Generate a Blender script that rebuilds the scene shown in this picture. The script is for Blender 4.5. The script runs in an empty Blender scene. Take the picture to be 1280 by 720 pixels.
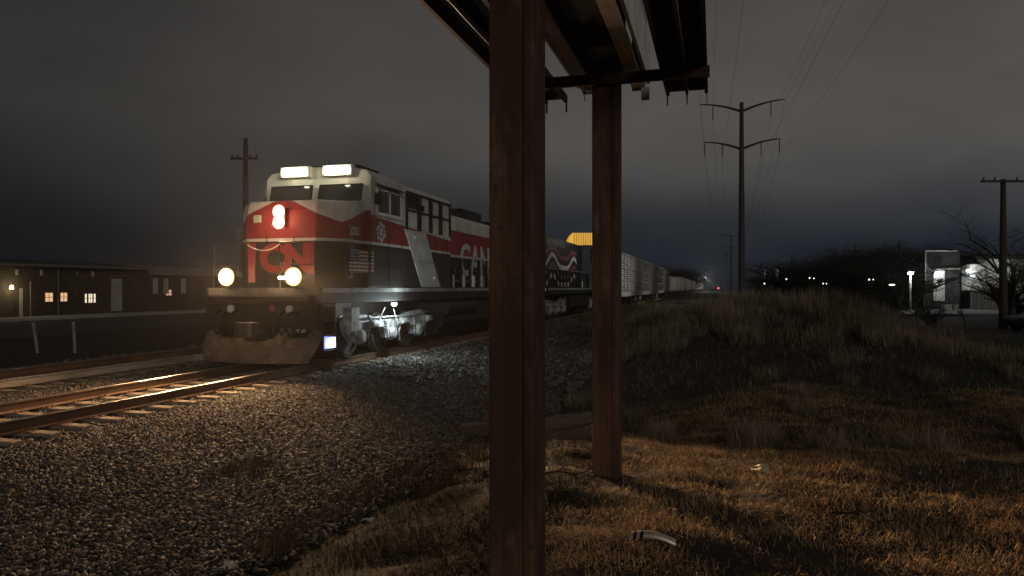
import bpy, math, random
import numpy as np
from mathutils import Vector, Matrix

R = math.radians
random.seed(7)
rng = np.random.default_rng(11)
sc = bpy.context.scene
col = sc.collection

# ------------------------------------------------------------------ camera
YAW = R(15.3)
CAMZ = 1.77
FPX = 924.0
cam_d = bpy.data.cameras.new('camera')
cam_d.sensor_width = 36.0
cam_d.lens = 36.0 * FPX / 1280.0
cam_d.clip_start = 0.05
cam_d.clip_end = 6000
cam = bpy.data.objects.new('camera', cam_d)
cam.location = (0, 0, CAMZ)
cam.rotation_euler = (R(90), 0, YAW)
col.objects.link(cam)
sc.camera = cam

# ------------------------------------------------------------------ world: overcast night sky lit from below by a town
world = bpy.data.worlds.new('World')
sc.world = world
world.use_nodes = True
wn = world.node_tree
wn.nodes.clear()
def wnode(t, **k):
    n = wn.nodes.new(t)
    for a, b in k.items():
        setattr(n, a, b)
    return n
w_out = wnode('ShaderNodeOutputWorld')
w_bg = wnode('ShaderNodeBackground')
w_bg.inputs['Strength'].default_value = 1.0
w_tc = wnode('ShaderNodeTexCoord')
w_sep = wnode('ShaderNodeSeparateXYZ')
wn.links.new(w_tc.outputs['Generated'], w_sep.inputs[0])
w_noise = wnode('ShaderNodeTexNoise')
w_noise.inputs['Scale'].default_value = 1.6
w_noise.inputs['Detail'].default_value = 3.0
w_map = wnode('ShaderNodeMapping')
w_map.inputs['Scale'].default_value = (1, 1, 3.0)
wn.links.new(w_tc.outputs['Generated'], w_map.inputs[0])
wn.links.new(w_map.outputs[0], w_noise.inputs['Vector'])
w_add = wnode('ShaderNodeMath', operation='MULTIPLY_ADD')
wn.links.new(w_noise.outputs['Fac'], w_add.inputs[0])
w_add.inputs[1].default_value = 0.20
wn.links.new(w_sep.outputs['Z'], w_add.inputs[2])
w_ramp = wnode('ShaderNodeValToRGB')
cr = w_ramp.color_ramp
cr.interpolation = 'B_SPLINE'
stops = [(0.07, (0.003, 0.0042, 0.0068)), (0.125, (0.0050, 0.0075, 0.0135)), (0.185, (0.0105, 0.0135, 0.0190)),
         (0.255, (0.036, 0.0350, 0.0345)), (0.33, (0.067, 0.0615, 0.0560)), (0.55, (0.046, 0.0425, 0.0400))]
while len(cr.elements) < len(stops):
    cr.elements.new(0.5)
for e, (p, c) in zip(cr.elements, stops):
    e.position = p
    e.color = (*c, 1)
wn.links.new(w_add.outputs[0], w_ramp.inputs[0])
# the glow is stronger over the right (town) side than over the left
w_dot = wnode('ShaderNodeVectorMath', operation='DOT_PRODUCT')
w_dot.inputs[1].default_value = (0.86, 0.50, 0.0)
wn.links.new(w_tc.outputs['Generated'], w_dot.inputs[0])
w_mr = wnode('ShaderNodeMapRange')
w_mr.inputs['From Min'].default_value = -0.45
w_mr.inputs['From Max'].default_value = 0.75
w_mr.inputs['To Min'].default_value = 0.46
w_mr.inputs['To Max'].default_value = 1.55
wn.links.new(w_dot.outputs['Value'], w_mr.inputs['Value'])
w_mul = wnode('ShaderNodeVectorMath', operation='SCALE')
wn.links.new(w_ramp.outputs[0], w_mul.inputs[0])
wn.links.new(w_mr.outputs[0], w_mul.inputs['Scale'])
# a trace of real sky on top
w_sky = wnode('ShaderNodeTexSky', sky_type='NISHITA')
w_sky.sun_disc = False
SUN_EL, SUN_AZ = R(11), R(150)
w_sky.sun_elevation = SUN_EL
w_sky.sun_rotation = SUN_AZ
w_sm = wnode('ShaderNodeVectorMath', operation='SCALE')
w_sm.inputs['Scale'].default_value = 0.0006
wn.links.new(w_sky.outputs[0], w_sm.inputs[0])
w_sum = wnode('ShaderNodeVectorMath', operation='ADD')
w_n2 = wnode('ShaderNodeTexNoise')
w_n2.inputs['Scale'].default_value = 3.2
w_n2.inputs['Detail'].default_value = 5.0
w_map2 = wnode('ShaderNodeMapping')
w_map2.inputs['Scale'].default_value = (1, 1, 2.2)
w_map2.inputs['Rotation'].default_value = (0.3, 0.2, 0.5)
wn.links.new(w_tc.outputs['Generated'], w_map2.inputs[0])
wn.links.new(w_map2.outputs[0], w_n2.inputs['Vector'])
w_cm = wnode('ShaderNodeMapRange')
w_cm.inputs['From Min'].default_value = 0.3
w_cm.inputs['From Max'].default_value = 0.7
w_cm.inputs['To Min'].default_value = 0.80
w_cm.inputs['To Max'].default_value = 1.20
wn.links.new(w_n2.outputs['Fac'], w_cm.inputs['Value'])
w_mul2 = wnode('ShaderNodeVectorMath', operation='SCALE')
wn.links.new(w_mul.outputs[0], w_mul2.inputs[0])
wn.links.new(w_cm.outputs[0], w_mul2.inputs['Scale'])
wn.links.new(w_mul2.outputs[0], w_sum.inputs[0])
wn.links.new(w_sm.outputs[0], w_sum.inputs[1])
wn.links.new(w_sum.outputs[0], w_bg.inputs['Color'])
wn.links.new(w_bg.outputs[0], w_out.inputs['Surface'])

# faint broad town glow from behind the camera (the one sun lamp)
sun_d = bpy.data.lights.new('town_glow', 'SUN')
sun_d.energy = 0.42
sun_d.angle = R(14)
sun_d.color = (1.0, 0.93, 0.82)
sun = bpy.data.objects.new('town_glow', sun_d)
_dir = Vector((math.sin(SUN_AZ) * math.cos(SUN_EL), math.cos(SUN_AZ) * math.cos(SUN_EL), math.sin(SUN_EL)))
sun.rotation_euler = _dir.to_track_quat('Z', 'Y').to_euler()
col.objects.link(sun)

sc.view_settings.view_transform = 'Standard'
sc.view_settings.look = 'None'
sc.view_settings.exposure = 0.0
sc.view_settings.gamma = 1.0
sc.render.engine = 'CYCLES'
sc.cycles.use_denoising = True
sc.cycles.max_bounces = 5
sc.cycles.volume_bounces = 0
sc.cycles.sample_clamp_indirect = 4.0
sc.cycles.use_light_tree = True

# ------------------------------------------------------------------ placing helpers
def cam_to_world(X, Y):
    return X * math.cos(YAW) - Y * math.sin(YAW), X * math.sin(YAW) + Y * math.cos(YAW)
def at_depth(px, Y):
    """a point seen in image column px at depth Y in front of the camera"""
    return cam_to_world((px - 640) / FPX * Y, Y)
def z_at(py, Y):
    return CAMZ + (360 - py) / FPX * Y

# ------------------------------------------------------------------ materials
MATS = {}
def mat(name, color, rough=0.8, metal=0.0, var=0.25, scale=6.0, color2=None, bump=0.0, bscale=None, spec=0.3, stretch=None, detail=5.0):
    if name in MATS:
        return MATS[name]
    m = bpy.data.materials.new(name)
    m.use_nodes = True
    nt = m.node_tree
    b = nt.nodes['Principled BSDF']
    b.inputs['Roughness'].default_value = rough
    b.inputs['Metallic'].default_value = metal
    b.inputs['Specular IOR Level'].default_value = spec
    tc = nt.nodes.new('ShaderNodeTexCoord')
    mp = nt.nodes.new('ShaderNodeMapping')
    if stretch:
        mp.inputs['Scale'].default_value = stretch
    nt.links.new(tc.outputs['Object'], mp.inputs[0])
    n = nt.nodes.new('ShaderNodeTexNoise')
    n.inputs['Scale'].default_value = scale
    n.inputs['Detail'].default_value = detail
    n.inputs['Roughness'].default_value = 0.62
    nt.links.new(mp.outputs[0], n.inputs['Vector'])
    r = nt.nodes.new('ShaderNodeValToRGB')
    c1 = color
    c2 = color2 or tuple(min(1, c * (1 + var)) for c in color)
    c0 = tuple(c * (1 - var) for c in color)
    r.color_ramp.elements[0].position = 0.3
    r.color_ramp.elements[0].color = (*c0, 1)
    r.color_ramp.elements[1].position = 0.72
    r.color_ramp.elements[1].color = (*c2, 1)
    e = r.color_ramp.elements.new(0.5)
    e.color = (*c1, 1)
    nt.links.new(n.outputs['Fac'], r.inputs[0])
    nt.links.new(r.outputs[0], b.inputs['Base Color'])
    if bump:
        n2 = nt.nodes.new('ShaderNodeTexNoise')
        n2.inputs['Scale'].default_value = bscale or scale * 4
        n2.inputs['Detail'].default_value = 4
        nt.links.new(mp.outputs[0], n2.inputs['Vector'])
        bp = nt.nodes.new('ShaderNodeBump')
        bp.inputs['Strength'].default_value = bump
        bp.inputs['Distance'].default_value = 0.03
        nt.links.new(n2.outputs['Fac'], bp.inputs['Height'])
        nt.links.new(bp.outputs[0], b.inputs['Normal'])
    MATS[name] = m
    return m

def glow(name, color, strength, body=(0.8, 0.8, 0.8)):
    if name in MATS:
        return MATS[name]
    m = bpy.data.materials.new(name)
    m.use_nodes = True
    b = m.node_tree.nodes['Principled BSDF']
    b.inputs['Base Color'].default_value = (*body, 1)
    b.inputs['Emission Color'].default_value = (*color, 1)
    b.inputs['Emission Strength'].default_value = strength
    MATS[name] = m
    return m

def glass(name, color=(0.02, 0.022, 0.025), rough=0.08):
    if name in MATS:
        return MATS[name]
    m = bpy.data.materials.new(name)
    m.use_nodes = True
    b = m.node_tree.nodes['Principled BSDF']
    b.inputs['Base Color'].default_value = (*color, 1)
    b.inputs['Roughness'].default_value = rough
    b.inputs['Specular IOR Level'].default_value = 0.6
    MATS[name] = m
    return m

def rust_material(name, dark, mid, pale):
    m = bpy.data.materials.new(name); m.use_nodes = True
    nt = m.node_tree; b = nt.nodes['Principled BSDF']
    b.inputs['Roughness'].default_value = 0.85; b.inputs['Specular IOR Level'].default_value = 0.2
    tc = nt.nodes.new('ShaderNodeTexCoord')
    def noise(scale, stretch, detail=6):
        mp = nt.nodes.new('ShaderNodeMapping'); mp.inputs['Scale'].default_value = stretch
        n = nt.nodes.new('ShaderNodeTexNoise'); n.inputs['Scale'].default_value = scale; n.inputs['Detail'].default_value = detail
        nt.links.new(tc.outputs['Object'], mp.inputs[0]); nt.links.new(mp.outputs[0], n.inputs['Vector'])
        return n.outputs['Fac']
    def ramp(f, a, c):
        r = nt.nodes.new('ShaderNodeMapRange'); r.interpolation_type = 'SMOOTHSTEP'
        r.inputs['From Min'].default_value = a; r.inputs['From Max'].default_value = c
        nt.links.new(f, r.inputs['Value']); return r.outputs[0]
    def mix(f, a, c):
        x_ = nt.nodes.new('ShaderNodeMix'); x_.data_type = 'RGBA'; nt.links.new(f, x_.inputs[0])
        for k, v in ((6, a), (7, c)):
            if isinstance(v, tuple): x_.inputs[k].default_value = (*v, 1)
            else: nt.links.new(v, x_.inputs[k])
        return x_.outputs[2]
    c = mix(ramp(noise(3.0, (1.5, 1.5, 0.35), 8), 0.40, 0.62), dark, mid)
    c = mix(ramp(noise(30.0, (1, 1, 0.10), 8), 0.48, 0.75), c, dark)
    c = mix(ramp(noise(12.0, (1, 1, 0.35), 12), 0.56, 0.80), c, pale)
    c = mix(ramp(noise(26.0, (1, 1, 0.8), 4), 0.60, 0.70), c, dark)
    nt.links.new(c, b.inputs['Base Color'])
    bp = nt.nodes.new('ShaderNodeBump'); bp.inputs['Strength'].default_value = 0.5; bp.inputs['Distance'].default_value = 0.004
    nt.links.new(noise(34.0, (1, 1, 0.6), 6), bp.inputs['Height']); nt.links.new(bp.outputs[0], b.inputs['Normal'])
    return m
RUST = rust_material('rusty_steel', (0.062, 0.034, 0.024), (0.125, 0.064, 0.040), (0.17, 0.105, 0.072))
RUST2 = mat('dark_rusty_steel', (0.035, 0.018, 0.012), 0.85, 0.05, 0.5, 9.0, bump=0.4, bscale=50, stretch=(1, 1, 0.3))
BLACKSTEEL = mat('weathered_black_steel', (0.018, 0.016, 0.014), 0.75, 0.2, 0.4, 8)
PLY = mat('weathered_plywood', (0.50, 0.47, 0.43), 0.85, 0, 0.35, 3.0, bump=0.2, bscale=30, stretch=(6, 0.8, 6), detail=8)
WPAINT = mat('weathered_white_paint', (0.62, 0.60, 0.56), 0.6, 0, 0.2, 4, bump=0.1)
POSTER = mat('blue_grey_poster_vinyl', (0.30, 0.34, 0.40), 0.5, 0, 0.25, 1.5)
L_RED = (0.27, 0.018, 0.020)
L_WHITE = (0.62, 0.60, 0.55)
L_BLACK = (0.014, 0.013, 0.012)
M_RED = mat('red_paint', L_RED, 0.35, 0, 0.2, 3, bump=0.05, spec=0.5)
M_WHITE = mat('grimy_white_paint', L_WHITE, 0.4, 0, 0.22, 3, bump=0.05, spec=0.5)
M_BLACK = mat('black_paint', L_BLACK, 0.7, 0, 0.4, 3, bump=0.05, spec=0.2)
M_CAR = mat('grimy_rail_steel', (0.10, 0.095, 0.09), 0.7, 0.3, 0.4, 4, bump=0.2)
M_TRUCK = mat('dusty_cast_steel', (0.28, 0.28, 0.27), 0.7, 0.2, 0.6, 6, bump=0.3)
M_WHEEL = mat('wheel_steel', (0.09, 0.075, 0.065), 0.5, 0.5, 0.4, 8, bump=0.1)
M_PLOW = mat('dusty_plow_steel', (0.16, 0.12, 0.09), 0.65, 0.1, 0.4, 3, bump=0.1)
M_GALV = mat('galvanised_panel', (0.50, 0.50, 0.47), 0.5, 0.2, 0.3, 2, bump=0.1)
M_DGALV = mat('dull_grey_panel', (0.24, 0.235, 0.22), 0.6, 0.2, 0.5, 2, bump=0.1)
M_GLASS = glass('dark_window_glass')
M_WOOD = mat('old_pole_timber', (0.055, 0.042, 0.032), 0.9, 0, 0.4, 3, stretch=(5, 5, 0.4), bump=0.3)
M_POLE = mat('weathering_steel_pole', (0.05, 0.045, 0.040), 0.7, 0.2, 0.3, 3)
M_WIRE = mat('black_conductor', (0.03, 0.03, 0.03), 0.6, 0, 0.1, 3)
M_INSUL = mat('porcelain_insulator', (0.06, 0.06, 0.065), 0.3, 0, 0.1, 3)
M_BARK = mat('bare_bark', (0.035, 0.030, 0.025), 0.95, 0, 0.4, 6, bump=0.3)
M_TWIG = mat('bare_twigs', (0.035, 0.030, 0.024), 0.95, 0, 0.4, 1.5)
M_SLEEPER = mat('weathered_sleeper_timber', (0.24, 0.19, 0.15), 0.9, 0, 0.5, 3, bump=0.6, bscale=14, stretch=(1.2, 8, 8), detail=8)
M_OLDTIE = mat('old_tie_timber', (0.12, 0.088, 0.062), 0.9, 0, 0.5, 4, bump=0.6, bscale=12, stretch=(1, 8, 8))
M_RAILSIDE = mat('rusty_rail_web', (0.13, 0.075, 0.048), 0.8, 0.2, 0.4, 5, bump=0.2, stretch=(1, 0.3, 1))
M_RAILTOP = mat('polished_rail_head', (0.45, 0.42, 0.40), 0.25, 0.9, 0.15, 5, stretch=(1, 0.1, 1))
M_BRICK = mat('dark_brick_wall', (0.060, 0.044, 0.036), 0.9, 0, 0.3, 2.5, bump=0.2)
M_ROOF = mat('dark_roofing', (0.030, 0.027, 0.026), 0.9, 0, 0.25, 1.2)
M_ROOF2 = mat('pale_metal_roofing', (0.22, 0.18, 0.17), 0.6, 0.1, 0.2, 1.2)
M_SIDING = mat('pale_corrugated_siding', (0.42, 0.42, 0.41), 0.6, 0.1, 0.2, 0.6)
M_CONC = mat('pale_concrete', (0.30, 0.29, 0.27), 0.9, 0, 0.25, 1.5, bump=0.2)
M_TRIM = mat('pale_trim', (0.12, 0.11, 0.10), 0.7, 0, 0.2, 3)

# ------------------------------------------------------------------ mesh builder
class MB:
    def __init__(s):
        s.v = []; s.f = []; s.m = []; s.mi = 0
    def mat(s, i):
        s.mi = i; return s
    def poly(s, pts):
        n = len(s.v)
        s.v += [tuple(p) for p in pts]
        s.f.append(tuple(range(n, n + len(pts)))); s.m.append(s.mi)
        return s
    def box(s, x0, x1, y0, y1, z0, z1, M=None):
        n = len(s.v)
        pts = [(x0, y0, z0), (x1, y0, z0), (x1, y1, z0), (x0, y1, z0), (x0, y0, z1), (x1, y0, z1), (x1, y1, z1), (x0, y1, z1)]
        if M is not None:
            pts = [tuple(M @ Vector(p)) for p in pts]
        s.v += pts
        for q in ((0, 3, 2, 1), (4, 5, 6, 7), (0, 1, 5, 4), (1, 2, 6, 5), (2, 3, 7, 6), (3, 0, 4, 7)):
            s.f.append(tuple(n + k for k in q)); s.m.append(s.mi)
        return s
    def prism(s, prof, axis, a, b):
        """profile of 2-D points extruded along axis ('x','y','z') from a to b"""
        n = len(s.v); k = len(prof)
        def P(p, t):
            return {'x': (t, p[0], p[1]), 'y': (p[0], t, p[1]), 'z': (p[0], p[1], t)}[axis]
        s.v += [P(p, a) for p in prof] + [P(p, b) for p in prof]
        for i in range(k):
            j = (i + 1) % k
            s.f.append((n + i, n + j, n + k + j, n + k + i)); s.m.append(s.mi)
        s.f.append(tuple(n + i for i in range(k))[::-1]); s.m.append(s.mi)
        s.f.append(tuple(n + k + i for i in range(k))); s.m.append(s.mi)
        return s
    def tube(s, pts, rad, n=6):
        """round tube along points; rad a number or list"""
        pts = [Vector(p) for p in pts]
        if not isinstance(rad, (list, tuple)):
            rad = [rad] * len(pts)
        base = len(s.v)
        for i, p in enumerate(pts):
            d = (pts[min(i + 1, len(pts) - 1)] - pts[max(i - 1, 0)])
            if d.length < 1e-9: d = Vector((0, 0, 1))
            d.normalize()
            u = d.cross(Vector((0, 0, 1)))
            if u.length < 0.05: u = d.cross(Vector((1, 0, 0)))
            u.normalize(); w = d.cross(u)
            for k in range(n):
                a = 2 * math.pi * k / n
                s.v.append(tuple(p + (u * math.cos(a) + w * math.sin(a)) * rad[i]))
        for i in range(len(pts) - 1):
            for k in range(n):
                k2 = (k + 1) % n
                s.f.append((base + i * n + k, base + i * n + k2, base + (i + 1) * n + k2, base + (i + 1) * n + k)); s.m.append(s.mi)
        s.f.append(tuple(base + k for k in range(n))[::-1]); s.m.append(s.mi)
        e = base + (len(pts) - 1) * n
        s.f.append(tuple(e + k for k in range(n))); s.m.append(s.mi)
        return s
    def lathe(s, prof, c, axis='x', n=20):
        """profile of (r, t) rotated about an axis through c"""
        base = len(s.v)
        for r, t in prof:
            for k in range(n):
                a = 2 * math.pi * k / n
                ca, sa = r * math.cos(a), r * math.sin(a)
                p = {'x': (t, ca, sa), 'y': (ca, t, sa), 'z': (ca, sa, t)}[axis]
                s.v.append((p[0] + c[0], p[1] + c[1], p[2] + c[2]))
        for i in range(len(prof) - 1):
            for k in range(n):
                k2 = (k + 1) % n
                s.f.append((base + i * n + k, base + i * n + k2, base + (i + 1) * n + k2, base + (i + 1) * n + k)); s.m.append(s.mi)
        s.f.append(tuple(base + k for k in range(n))[::-1]); s.m.append(s.mi)
        e = base + (len(prof) - 1) * n
        s.f.append(tuple(e + k for k in range(n))); s.m.append(s.mi)
        return s
    def build(s, name, mats, parent=None, bevel=0.0, smooth=False):
        me = bpy.data.meshes.new(name)
        me.from_pydata(s.v, [], s.f)
        if not isinstance(mats, (list, tuple)): mats = [mats]
        for m in mats: me.materials.append(m)
        if len(mats) > 1:
            me.polygons.foreach_set('material_index', s.m)
        if smooth:
            me.polygons.foreach_set('use_smooth', [True] * len(me.polygons))
        me.update()
        o = bpy.data.objects.new(name, me)
        col.objects.link(o)
        if parent is not None: o.parent = parent
        if bevel:
            b = o.modifiers.new('bevel', 'BEVEL'); b.width = bevel; b.segments = 2; b.limit_method = 'ANGLE'
        return o

def tag(o, label=None, cat=None, group=None, kind=None):
    if label: o['label'] = label
    if cat: o['category'] = cat
    if group: o['group'] = group
    if kind: o['kind'] = kind
    return o
def thing(name, label, cat, loc=(0, 0, 0), rz=0.0, group=None):
    o = bpy.data.objects.new(name, None)
    o.empty_display_size = 0.2
    col.objects.link(o)
    o.location = loc; o.rotation_euler = (0, 0, rz)
    return tag(o, label, cat, group)
def children(o):
    return [c for c in bpy.data.objects if c.parent == o]
def copy_tree(o, parent=None):
    c = o.copy(); col.objects.link(c)
    c.parent = parent
    for ch in children(o):
        copy_tree(ch, c)
    return c
def np_mesh(name, verts, faces, mats, matidx=None, smooth=False):
    """big mesh from numpy arrays, faces all with the same number of corners"""
    me = bpy.data.meshes.new(name)
    nv, nf, k = len(verts), len(faces), faces.shape[1]
    me.vertices.add(nv); me.vertices.foreach_set('co', verts.astype(np.float32).ravel())
    me.loops.add(nf * k); me.loops.foreach_set('vertex_index', faces.astype(np.int32).ravel())
    me.polygons.add(nf)
    me.polygons.foreach_set('loop_start', np.arange(0, nf * k, k, dtype=np.int32))
    me.polygons.foreach_set('loop_total', np.full(nf, k, dtype=np.int32))
    for m in (mats if isinstance(mats, (list, tuple)) else [mats]): me.materials.append(m)
    if matidx is not None: me.polygons.foreach_set('material_index', matidx.astype(np.int32))
    if smooth: me.polygons.foreach_set('use_smooth', np.ones(nf, dtype=bool))
    me.update(calc_edges=True); me.validate()
    o = bpy.data.objects.new(name, me); col.objects.link(o)
    return o
def text_mesh(name, body, size, m, parent, M, extrude=0.002, bold=0.0, squash=1.0):
    cu = bpy.data.curves.new(name, 'FONT')
    cu.body = body; cu.size = size; cu.extrude = extrude; cu.offset = bold
    cu.align_x = 'LEFT'
    t = bpy.data.objects.new('tmp_text', cu); col.objects.link(t)
    bpy.context.view_layer.update()
    me = bpy.data.meshes.new_from_object(t.evaluated_get(bpy.context.evaluated_depsgraph_get()))
    bpy.data.objects.remove(t); bpy.data.curves.remove(cu)
    me.transform(Matrix.Diagonal((squash, 1, 1, 1)))
    me.transform(M)
    me.materials.clear(); me.materials.append(m)
    o = bpy.data.objects.new(name, me); col.objects.link(o); o.parent = parent
    return o
def lamp(name, kind, loc, energy, color, parent=None, radius=0.05, spot=None, blend=0.5, aim=None):
    d = bpy.data.lights.new(name, kind)
    d.energy = energy; d.color = color
    d.shadow_soft_size = radius
    if kind == 'SPOT':
        d.spot_size = spot; d.spot_blend = blend
    o = bpy.data.objects.new(name, d); col.objects.link(o)
    o.location = loc
    if aim is not None:
        o.rotation_euler = (-Vector(aim)).to_track_quat('Z', 'Y').to_euler()
    if parent is not None: o.parent = parent
    return o

# ------------------------------------------------------------------ terrain
def smooth(a, b, x):
    t = np.clip((x - a) / (b - a), 0, 1)
    return t * t * (3 - 2 * t)
def noise2(x, y, s, seed=0):
    r = np.random.default_rng(seed)
    out = np.zeros_like(np.asarray(x, dtype=float))
    for k in range(7):
        a = r.uniform(0, 2 * math.pi); f = s * r.uniform(0.6, 1.7); p = r.uniform(0, 6.28)
        a2 = r.uniform(0, 2 * math.pi); p2 = r.uniform(0, 6.28)
        out = out + np.sin((x * math.cos(a) + y * math.sin(a)) * f + p) * np.sin((x * math.cos(a2) + y * math.sin(a2)) * f * 0.73 + p2)
    return out / 7 * 1.6
TRK = -9.84     # centre of the near track
TRK2 = -14.1    # centre of the far track
def height(x, y):
    x = np.asarray(x, dtype=float); y = np.asarray(y, dtype=float)
    bed = -0.245
    z = np.full(x.shape, bed)
    z = z - 0.052 * ((np.abs(x + 9.84) < 1.55) | (np.abs(x + 14.1) < 1.5))
    # right shoulder of the ballast, a shallow ditch, then the grass bank
    z = z - 0.20 * smooth(-7.6, -5.2, x)
    z = z + 0.58 * smooth(-4.3, -1.1, x) * (1 - smooth(7.5, 10.5, y))
    z = z + 0.02 * smooth(7.5, 10.5, y)
    # hollow behind the posts
    z = z - 0.15 * np.exp(-(((x + 1.3) / 2.2) ** 2 + ((y - 11.0) / 1.8) ** 2))
    z = z + 0.10 * np.exp(-(((x + 0.9) / 1.6) ** 2 + ((y - 6.2) / 2.0) ** 2))
    # dry berm beyond
    z = z + 1.12 * np.exp(-(np.maximum(np.abs(x - 1.1) - 2.4, 0) / 1.9) ** 2 - (np.abs(y - 26.0) / 7.0) ** 2.4) 
    z = z + 0.40 * smooth(-2.6, 1.0, x) * smooth(8, 13, y) * (1 - smooth(22, 50, y)) * (1 - smooth(7, 16, x))
    z = z - 0.16 * smooth(3, 12, x) * (1 - smooth(28, 40, y)) - 0.2 * smooth(30, 60, y) * smooth(0, 6, x)
    # beyond the second track
    z = z - 0.12 * smooth(-16.2, -18.5, x)
    amp = smooth(-4.2, -1.5, x) * (1 - smooth(40, 70, np.abs(y)))
    z = z + amp * (0.075 * noise2(x, y, 2.6, 1) + 0.055 * noise2(x, y, 6.0, 2) + 0.10 * noise2(x, y, 0.7, 3))
    z = z + 0.02 * noise2(x, y, 3.0, 5) * (x < -4.2)
    return z
def h1(x, y):
    return float(height(np.array([x]), np.array([y]))[0])

def axis_pts(segs):
    out = []
    for a, b, st in segs:
        out += list(np.arange(a, b, st))
    out.append(segs[-1][1])
    return np.array(out)
xs = axis_pts([(-900, -400, 100), (-400, -60, 20), (-60, -17, 1.5), (-17, -5, 0.5), (-5, 8, 0.14), (8, 20, 0.4), (20, 100, 3), (100, 400, 25), (400, 900, 100)])
ys = axis_pts([(-300, -50, 50), (-50, -4, 4), (-4, 0, 0.4), (0, 16, 0.14), (16, 45, 0.4), (45, 120, 3), (120, 600, 25), (600, 1200, 100)])
gx, gy = np.meshgrid(xs, ys)
gz = height(gx, gy)
nv = np.stack([gx, gy, gz], -1).reshape(-1, 3)
nx = len(xs)
ii, jj = np.meshgrid(np.arange(len(ys) - 1), np.arange(nx - 1), indexing='ij')
q = (ii * nx + jj).ravel()
faces = np.stack([q, q + 1, q + 1 + nx, q + nx], -1)
M_SOIL = mat('dry_soil', (0.034, 0.026, 0.018), 0.95, 0, 0.45, 1.2, color2=(0.055, 0.043, 0.028), bump=0.8, bscale=18, detail=8)
ground = np_mesh('ground', nv, faces, M_SOIL, smooth=True)
tag(ground, kind='structure')

def sheet(name, x0, x1, y0, y1, dz, m, nxs=60, nys=120, edge=None):
    a = np.linspace(x0, x1, nxs); b = np.linspace(y0, y1, nys)
    X, Y = np.meshgrid(a, b)
    if edge is not None:
        X = X + edge(X, Y) * (X - x0) / (x1 - x0)
    Z = height(X, Y) + dz
    V = np.stack([X, Y, Z], -1).reshape(-1, 3)
    i, j = np.meshgrid(np.arange(nys - 1), np.arange(nxs - 1), indexing='ij')
    q = (i * nxs + j).ravel()
    F = np.stack([q, q + 1, q + 1 + nxs, q + nxs], -1)
    return tag(np_mesh(name, V, F, m, smooth=True), kind='structure')
M_BALLAST = mat('ballast_gravel_bed', (0.05, 0.045, 0.040), 0.95, 0, 0.6, 22, color2=(0.12, 0.11, 0.10), bump=1.0, bscale=26)
def ballast_edge(X, Y):
    return 0.45 * noise2(X * 0, Y, 1.1, 21) + 0.2 * noise2(X * 0, Y, 3.1, 22) + 0.5 * smooth(9, 12, Y)
sheet('ballast_bed', -17.0, -4.0, -6, 60, 0.025, M_BALLAST, 90, 400, ballast_edge)
M_ASPH = mat('worn_asphalt', (0.05, 0.048, 0.046), 0.85, 0, 0.25, 0.8, bump=0.3, bscale=30)
tag(MB().box(-40.5, -27.5, -60, 220, -0.33, -0.27).build('road', M_ASPH), kind='structure')
M_LOT = mat('parking_lot_asphalt', (0.10, 0.10, 0.10), 0.8, 0, 0.25, 0.5)
lx, ly = at_depth(1250, 60)

# ------------------------------------------------------------------ ballast stones (stuff)
def stones(name, n, sampler, size, mats, label):
    base = np.array([(-1, -1, -1), (1, -1, -1), (1, 1, -1), (-1, 1, -1), (-1, -1, 1), (1, -1, 1), (1, 1, 1), (-1, 1, 1)], float)
    F = np.array([(0, 3, 2, 1), (4, 5, 6, 7), (0, 1, 5, 4), (1, 2, 6, 5), (2, 3, 7, 6), (3, 0, 4, 7)])
    x, y = sampler(n)
    n = len(x)
    z = height(x, y) + 0.03
    sz = size * np.minimum(rng.lognormal(0, 0.30, n), 1.7)
    dims = np.stack([rng.uniform(0.8, 1.25, n), rng.uniform(0.55, 0.95, n), rng.uniform(0.4, 0.75, n)], -1) * sz[:, None] * 0.5
    V = base[None] * dims[:, None, :]
    V = V * rng.uniform(0.55, 1.1, (n, 8, 1)) + rng.normal(0, 0.10, (n, 8, 3)) * sz[:, None, None]
    ax = rng.uniform(0, 2 * math.pi, n); tx = rng.normal(0, 0.45, n); ty = rng.normal(0, 0.45, n)
    c, s_ = np.cos(ax), np.sin(ax)
    X = V[..., 0] * c[:, None] - V[..., 1] * s_[:, None]; Yv = V[..., 0] * s_[:, None] + V[..., 1] * c[:, None]; Z = V[..., 2]
    c, s_ = np.cos(tx)[:, None], np.sin(tx)[:, None]
    Y2 = Yv * c - Z * s_; Z2 = Yv * s_ + Z * c
    c, s_ = np.cos(ty)[:, None], np.sin(ty)[:, None]
    X3 = X * c + Z2 * s_; Z3 = -X * s_ + Z2 * c
    V = np.stack([X3 + x[:, None], Y2 + y[:, None], Z3 + (z + rng.uniform(-0.005, 0.022, n))[:, None]], -1).reshape(-1, 3)
    FF = (F[None] + (np.arange(n) * 8)[:, None, None]).reshape(-1, 4)
    mi = np.repeat(rng.choice(len(mats), n, p=[0.36, 0.14, 0.28, 0.22]), 6)
    o = np_mesh(name, V, FF, mats, mi)
    return tag(o, label, 'ballast stones', kind='stuff')
ST = [mat('stone_grey', (0.085, 0.078, 0.072), 0.85, 0, 0.3, 9), mat('stone_pale', (0.20, 0.185, 0.165), 0.8, 0, 0.25, 9),
      mat('stone_dark', (0.034, 0.031, 0.029), 0.85, 0, 0.3, 9), mat('stone_brown', (0.085, 0.066, 0.052), 0.85, 0, 0.3, 9)]
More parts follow.
